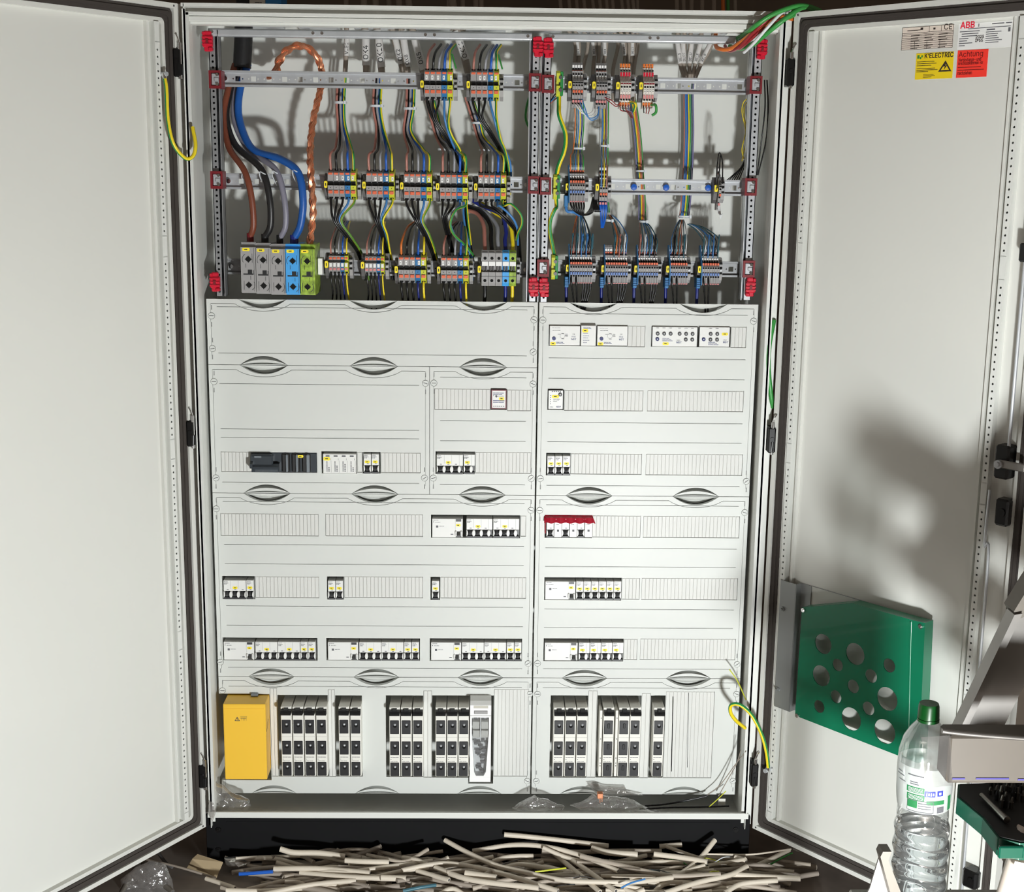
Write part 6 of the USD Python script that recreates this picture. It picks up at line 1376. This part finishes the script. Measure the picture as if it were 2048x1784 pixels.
# ---------------------------------------------------------------- plastic bags and scraps on the cabinet floor
def bag(name, label, poly_px, y, thick, seed, m='plastic_film', n=46, amp=.018, cat='plastic bag'):
    """crumpled film over an outline given in the picture at depth y"""
    pp = np.array([W(px, py, y) for px, py in poly_px]); c = pp.mean(0); V = []
    ang = np.linspace(0, 1, n, endpoint=False); ring_ = np.array([np.interp(ang, np.linspace(0, 1, len(pp) + 1), np.r_[pp[:, k], pp[0, k]]) for k in range(3)]).T
    L = 15
    for s in (1, -1):
        for i in range(L + 1):
            f = i / L; P_ = c + (ring_ - c) * (1 - f); d = thick * math.sqrt(max(0, 1 - (1 - f) ** 2)) * s
            nz = meshkit.fbm(P_ * 48 + seed, 3, seed) - .5; n2 = meshkit.fbm(P_ * 70 + 9, 3, seed + 3) - .5; n3 = meshkit.fbm(P_ * 70 - 5, 3, seed + 7) - .5
            k = .35 + .65 * f
            V.append(P_ + np.stack([n2 * amp * k, -d + nz * amp * 2.2 * k, n3 * amp * k], 1))
    V = np.concatenate(V); R_n = (L + 1)
    F_ = []
    for s in range(2):
        o = s * R_n * n
        for i in range(L): 
            for j in range(n):
                q = (o + i * n + j, o + i * n + (j + 1) % n, o + (i + 1) * n + (j + 1) % n, o + (i + 1) * n + j); F_.append(q if s == 0 else q[::-1])
    V[:, 2] = np.maximum(V[:, 2], .003 if V[:, 2].max() < ZO - .06 else ZO - .0395)
    return single(name, MB().add(V, F_), m, label, cat, smooth=50)
bag('plastic_bag', 'crumpled clear bag with dark scraps at the left end of the cabinet floor', [(424, 1562), (445, 1570), (468, 1588), (498, 1598), (503, 1612), (490, 1622), (455, 1628), (428, 1632), (420, 1600)], -.06, .018, 2)
bag('plastic_bag', 'torn strip of clear film hanging over the left end of the sill', [(418, 1602), (428, 1606), (432, 1625), (425, 1643), (416, 1628)], -.107, .003, 3, amp=.004)
bag('plastic_bag', 'small crumpled clear bag on the cabinet floor below the cover seam', [(1024, 1616), (1035, 1606), (1062, 1594), (1068, 1590), (1085, 1597), (1108, 1604), (1130, 1612), (1125, 1621), (1075, 1622), (1035, 1622)], -.055, .016, 5)
bag('plastic_bag', 'large crumpled clear bag lying at the foot of the lower right cover', [(1140, 1610), (1165, 1602), (1185, 1588), (1215, 1594), (1255, 1596), (1275, 1604), (1297, 1616), (1320, 1622), (1240, 1624), (1170, 1622)], -.055, .02, 6)
bag('plastic_bag', 'grey film flap rising against the lower right cover', [(1173, 1566), (1190, 1565), (1212, 1572), (1250, 1573), (1253, 1582), (1290, 1590), (1230, 1592), (1195, 1590)], -.012, .006, 8, amp=.006)
p = W(1200, 1590, -.06); single('copper_clip', MB().box(p[0] - .007, p[0] + .007, -.068, -.054, p[2] - .006, p[2] + .007, .001).box(p[0] - .001, p[0] + .001, -.064, -.060, p[2] - .018, p[2] - .005).box(p[0] + .004, p[0] + .006, -.064, -.060, p[2] - .016, p[2] - .005), 'copper', 'small copper coloured clip lying in the large clear bag', 'clip')
for k, pts in enumerate(([(1290, 1612, -.04), (1340, 1607, -.03), (1405, 1594, -.03), (1415, 1590, -.03)], [(1280, 1618, -.06), (1340, 1615, -.05), (1400, 1614, -.05), (1458, 1612, -.05)])):
    wire(f'{["upper", "lower"][k]} black lead lying on the cabinet floor at the right', pts, .0024, 'w_black', n=7, name='cable', cat='cable')
p = W(1444, 1603, -.03); single('white_card', MB().box(p[0] - .009, p[0] + .008, -.032, -.0305, p[2] - .009, p[2] + .008), 'offwhite', 'small white card standing in the right corner of the cabinet floor', 'card')
for k, (x, y) in enumerate(((523, 1614), (524, 1611), (697, 1617), (828, 1612))):
    p = W(x, y, -.05); single('debris_crumb', MB().box(p[0] - .003, p[0] + .003, -.055, -.048, ZO - .0398, ZO - .036, .001), 'sticker_text', f'{["dark crumb nearest the left bag", "dark crumb leaning on another near the left bag", "lone dark crumb left of the cover centre", "dark crumb right of the cover centre"][k]} on the cabinet floor', 'debris')

# ---------------------------------------------------------------- heap of cable offcuts on the floor
def offcut(label, pts, r=.0056, m='cable_light', group=None, end=True):
    P = np.array([WZ(x, y, z) for x, y, z in pts]); P[:, 1] = np.minimum(P[:, 1], -.094 - r)
    c = P.mean(0); t = thing('cable_offcut', label, 'cable offcut', c, group)
    part(t, 'jacket', MB().tube(P, r, 10, 7), m, smooth=60)
    if end:
        for e, d in ((P[0], P[0] - P[1]), (P[-1], P[-1] - P[-2])):
            d = d / np.linalg.norm(d); part(t, 'cut_end', MB().cyl(e - d * .001, e + d * .0004, r * .62, 8), 'term_dark', smooth=False)
    return t
big = [('pale thick offcut jutting highest up the plinth, centre', [(1008, 1661, .085), (1053, 1672, .08), (1135, 1682, .07), (1217, 1692, .06)], .0062),
       ('long pale offcut sweeping from upper left across the whole heap', [(890, 1678, .07), (935, 1705, .06), (990, 1730, .055), (1040, 1742, .055), (1122, 1760, .055), (1190, 1764, .055), (1270, 1764, .055), (1345, 1755, .05)], .0058),
       ('arched pale offcut in the middle of the heap', [(945, 1702, .05), (1025, 1690, .065), (1095, 1694, .068), (1165, 1712, .06), (1236, 1742, .055)], .0056),
       ('flattened white jacket piece right of the centre', [(1184, 1696, .062), (1218, 1705, .062), (1275, 1709, .06)], .0072),
       ('pale offcut bending from left of centre toward the front', [(803, 1741, .05), (862, 1729, .055), (910, 1728, .055), (1000, 1746, .055), (1116, 1782, .055)], .0056),
       ('short wide tube piece left of the centre', [(930, 1747, .06), (993, 1756, .058)], .0078),
       ('pale offcut with a split end at the front centre', [(870, 1735, .05), (944, 1760, .055), (1078, 1776, .06)], .0062),
       ('stubby pale offcut at the left front of the heap', [(762, 1756, .05), (812, 1757, .05)], .0070),
       ('offcut slanting down beneath the arched ones at the left', [(834, 1742, .045), (898, 1760, .05)], .0056),
       ('offcut curving in from the left half of the heap', [(700, 1745, .045), (780, 1733, .05), (865, 1722, .05)], .0056),
       ('right slanting offcut of the crossing pair', [(1118, 1702, .05), (1180, 1745, .05), (1232, 1782, .05)], .0056),
       ('left slanting offcut of the crossing pair', [(1102, 1702, .045), (1160, 1750, .045), (1200, 1784, .045)], .0056),
       ('pale offcut with a cut flared end high on the left', [(560, 1698, .07), (588, 1705, .062), (640, 1706, .058), (690, 1713, .05)], .0066),
       ('long offcut whose end shows above the blue piece', [(548, 1738, .045), (595, 1737, .05), (650, 1738, .05), (740, 1746, .05)], .0062),
       ('long low offcut running right under the blue piece', [(600, 1745, .04), (700, 1754, .045), (800, 1758, .045)], .0058),
       ('front left offcut slanting to the lower edge', [(520, 1790, .03), (620, 1770, .035), (712, 1761, .04)], .0058),
       ('thin split offcut beside the cardboard', [(412, 1757, .03), (440, 1766, .03), (470, 1776, .03)], .0050),
       ('white offcut with a pointed end at the upper left', [(690, 1721, .06), (730, 1723, .06), (778, 1724, .058)], .0060),
       ('short offcut poking out right of the flattened jacket', [(1318, 1690, .055), (1362, 1683, .06)], .0060),
       ('straight offcut pointing right at the upper right', [(1308, 1708, .06), (1370, 1716, .06), (1415, 1724, .06)], .0062),
       ('bent offcut rising steeply at the right', [(1430, 1680, .085), (1395, 1722, .055), (1352, 1752, .045), (1312, 1760, .04)], .0060),
       ('long straight offcut reaching farthest right', [(1462, 1749, .045), (1530, 1754, .045), (1601, 1757, .05)], .0066),
       ('offcut sweeping up to the right front', [(1330, 1786, .04), (1395, 1765, .045), (1460, 1750, .05), (1494, 1733, .05)], .0058),
       ('offcut angled up toward the right door', [(1496, 1738, .04), (1535, 1722, .045), (1578, 1700, .05)], .0058),
       ('thin pale strand stretched to the right door', [(1411, 1708, .06), (1500, 1709, .055), (1582, 1698, .055)], .0022),
       ('front offcut rising from the lower edge at the right', [(1450, 1786, .035), (1484, 1768, .04), (1555, 1761, .045)], .0056),
       ('stub with a round end right of the centre', [(1470, 1715, .055), (1492, 1722, .055)], .0068)]
for l, pts, r in big: offcut(l, pts, r, 'cable_light')
for l, pts, r, m in (('bright blue core scrap at the left of the heap', [(478, 1748, .04), (510, 1746, .042), (546, 1743, .045)], .0042, 'w_blue'), ('teal core scraps at the front of the heap', [(806, 1782, .04), (840, 1775, .045), (872, 1770, .045)], .0040, 'w_teal'), ('pale blue core scrap curved over the right offcuts', [(1242, 1776, .06), (1262, 1766, .066), (1290, 1758, .064)], .0020, 'w_lightblue'),
                    ('thin green-yellow scrap in the middle of the heap', [(1070, 1744, .06), (1100, 1740, .062), (1132, 1736, .06)], .0020, 'term_gy'), ('thin green scrap near the right door', [(1530, 1735, .04), (1560, 1718, .045), (1584, 1706, .045)], .0020, 'w_green'), ('dark teal scrap right of the arched offcut', [(1240, 1736, .055), (1275, 1740, .055), (1320, 1742, .05)], .0022, 'w_teal')):
    offcut(l, pts, r, m, end=False)
r3 = np.random.default_rng(11)
for k in range(270):
    x = r3.uniform(-.46, .66); y = -.103 - r3.random() ** 1.1 * .24; ln = r3.uniform(.09, .34) / 2; a = r3.normal(0, .30)
    hmax = .062 * np.clip(1 - abs(y + .16) / .18, .3, 1) * np.clip((.74 - abs(x - .10)) / .35, .3, 1)
    z = .007 + r3.random() * hmax; r = r3.choice([.0045, .0052, .0058, .0062]); cv = r3.normal(0, .018)
    P = np.array([[x + s * ln * math.cos(a), y + s * ln * math.sin(a) * .55 + cv * (1 - s * s), max(.006, z + r3.normal(0, .004) + .012 * s * r3.normal(0, .7))] for s in (-1, -.4, .3, 1)])
    P[:, 1] = np.minimum(P[:, 1], -.094 - r); P[:, 0] = np.clip(P[:, 0], -.60, .80)
    tone, mm = [('grey', 'cable_grey'), ('dim grey', 'cable_dim'), ('pale', 'cable_light')][k % 3]; zone = ['left', 'centre-left', 'centre', 'centre-right', 'right'][int(np.clip((x + .46) / .225, 0, 4))]; band = 'rear' if y > -.18 else 'front'
    single('cable_offcut', MB().tube(P, r, 8, 5), mm, f'{tone} jacketed offcut buried in the {zone} {band} of the heap', 'cable offcut', f'{tone} offcuts buried in the {zone} {band} of the heap', smooth=60)
for k in range(36):
    x = r3.uniform(-.25, .62); y = -.12 - r3.random() * .14; a = r3.uniform(0, 3.1); ln = r3.uniform(.02, .06); z = .02 + r3.random() * .03
    single('strand_scrap', MB().tube(np.array([[x - ln * math.cos(a), y - ln * .4 * math.sin(a), z], [x, y, z + .006], [x + ln * math.cos(a), y + ln * .4 * math.sin(a), z + .004 * r3.normal()]]), .0013, 6, 5), ['steel_dark', 'w_grey', 'term_gy', 'w_black', 'w_green', 'tie'][k % 6], f'tiny {["dark metal", "grey", "yellow-green", "black", "green", "white"][k % 6]} wire scrap strewn on the heap', 'wire scrap', f'{["dark metal", "grey", "yellow-green", "black", "green", "white"][k % 6]} wire scraps on the heap', smooth=60)
A_, B2_, C_, D_, E_ = [WZ(*q) for q in ((384, 1718, .05), (446, 1724, .045), (432, 1757, .012), (372, 1738, .012), (395, 1708, .055))]
single('cardboard_piece', MB().add([A_, B2_, C_, D_, E_, A_ + [0, 0, -.002], B2_ + [0, 0, -.002], C_ + [0, 0, -.002], D_ + [0, 0, -.002]], [(0, 3, 2), (0, 2, 1), (0, 1, 4), (5, 7, 8), (5, 6, 7), (0, 5, 8), (0, 8, 3), (3, 8, 7), (3, 7, 2), (2, 7, 6), (2, 6, 1)]), 'cardboard', 'folded brown cardboard piece at the left of the floor', 'cardboard', smooth=False)
bag('foil_scrap', 'crumpled silver foil scrap beside the cardboard', [(448, 1716), (470, 1714), (502, 1724), (500, 1732), (470, 1736), (450, 1730)], -.125, .012, 12, m='foil', amp=.012, cat='foil')
bag('plastic_bag', 'dark crumpled film on the floor under the left door', [(240, 1760), (270, 1735), (300, 1722), (330, 1728), (345, 1760), (350, 1800), (250, 1810)], -.22, .02, 14, amp=.016)
bag('plastic_bag', 'clear plastic bag on the floor under the right door', [(1585, 1700), (1610, 1706), (1640, 1715), (1690, 1745), (1720, 1800), (1600, 1800)], -.20, .02, 15, amp=.010)
for k, pts in enumerate(([(285, 1722, .03), (300, 1748, .03), (345, 1784, .02)], [(290, 1718, .04), (350, 1732, .04), (405, 1748, .03), (432, 1756, .02)], [(240, 1790, .02), (265, 1745, .03), (280, 1725, .03)], [(318, 1708, .04), (332, 1726, .035), (345, 1735, .03)])):
    offcut(f'{["short grey tube piece", "long thin grey rod", "upright grey tube piece", "small dark tube piece"][k]} lying in the debris under the left door', pts, [.006, .0028, .006, .004][k], ['ladder_grey', 'cable_dim', 'ladder_grey', 'term_dark'][k])
# carton on top of the cabinet
p = W(532, 9, -.02)
t = thing('carton', 'small white, blue and black carton lying on top of the cabinet', 'carton', (p[0], -.02, ZT + .018))
part(t, 'white_face', MB().box(p[0] - .034, p[0] + .0, -.03, .06, ZT + .018, ZT + .07, .001), 'carton_white', smooth=False)
part(t, 'blue_face', MB().box(p[0] + .0005, p[0] + .034, -.03, .06, ZT + .018, ZT + .07, .001), 'carton_blue', smooth=False)
part(t, 'dark_end', MB().box(p[0] - .062, p[0] - .0345, -.03, .05, ZT + .018, ZT + .06, .001), 'black', smooth=False)
b = MB(); dashes(b, p[0] - .022, ZT + .027, -.0302, [.010, .004], .0015); part(t, 'print', b, 'print', smooth=False)
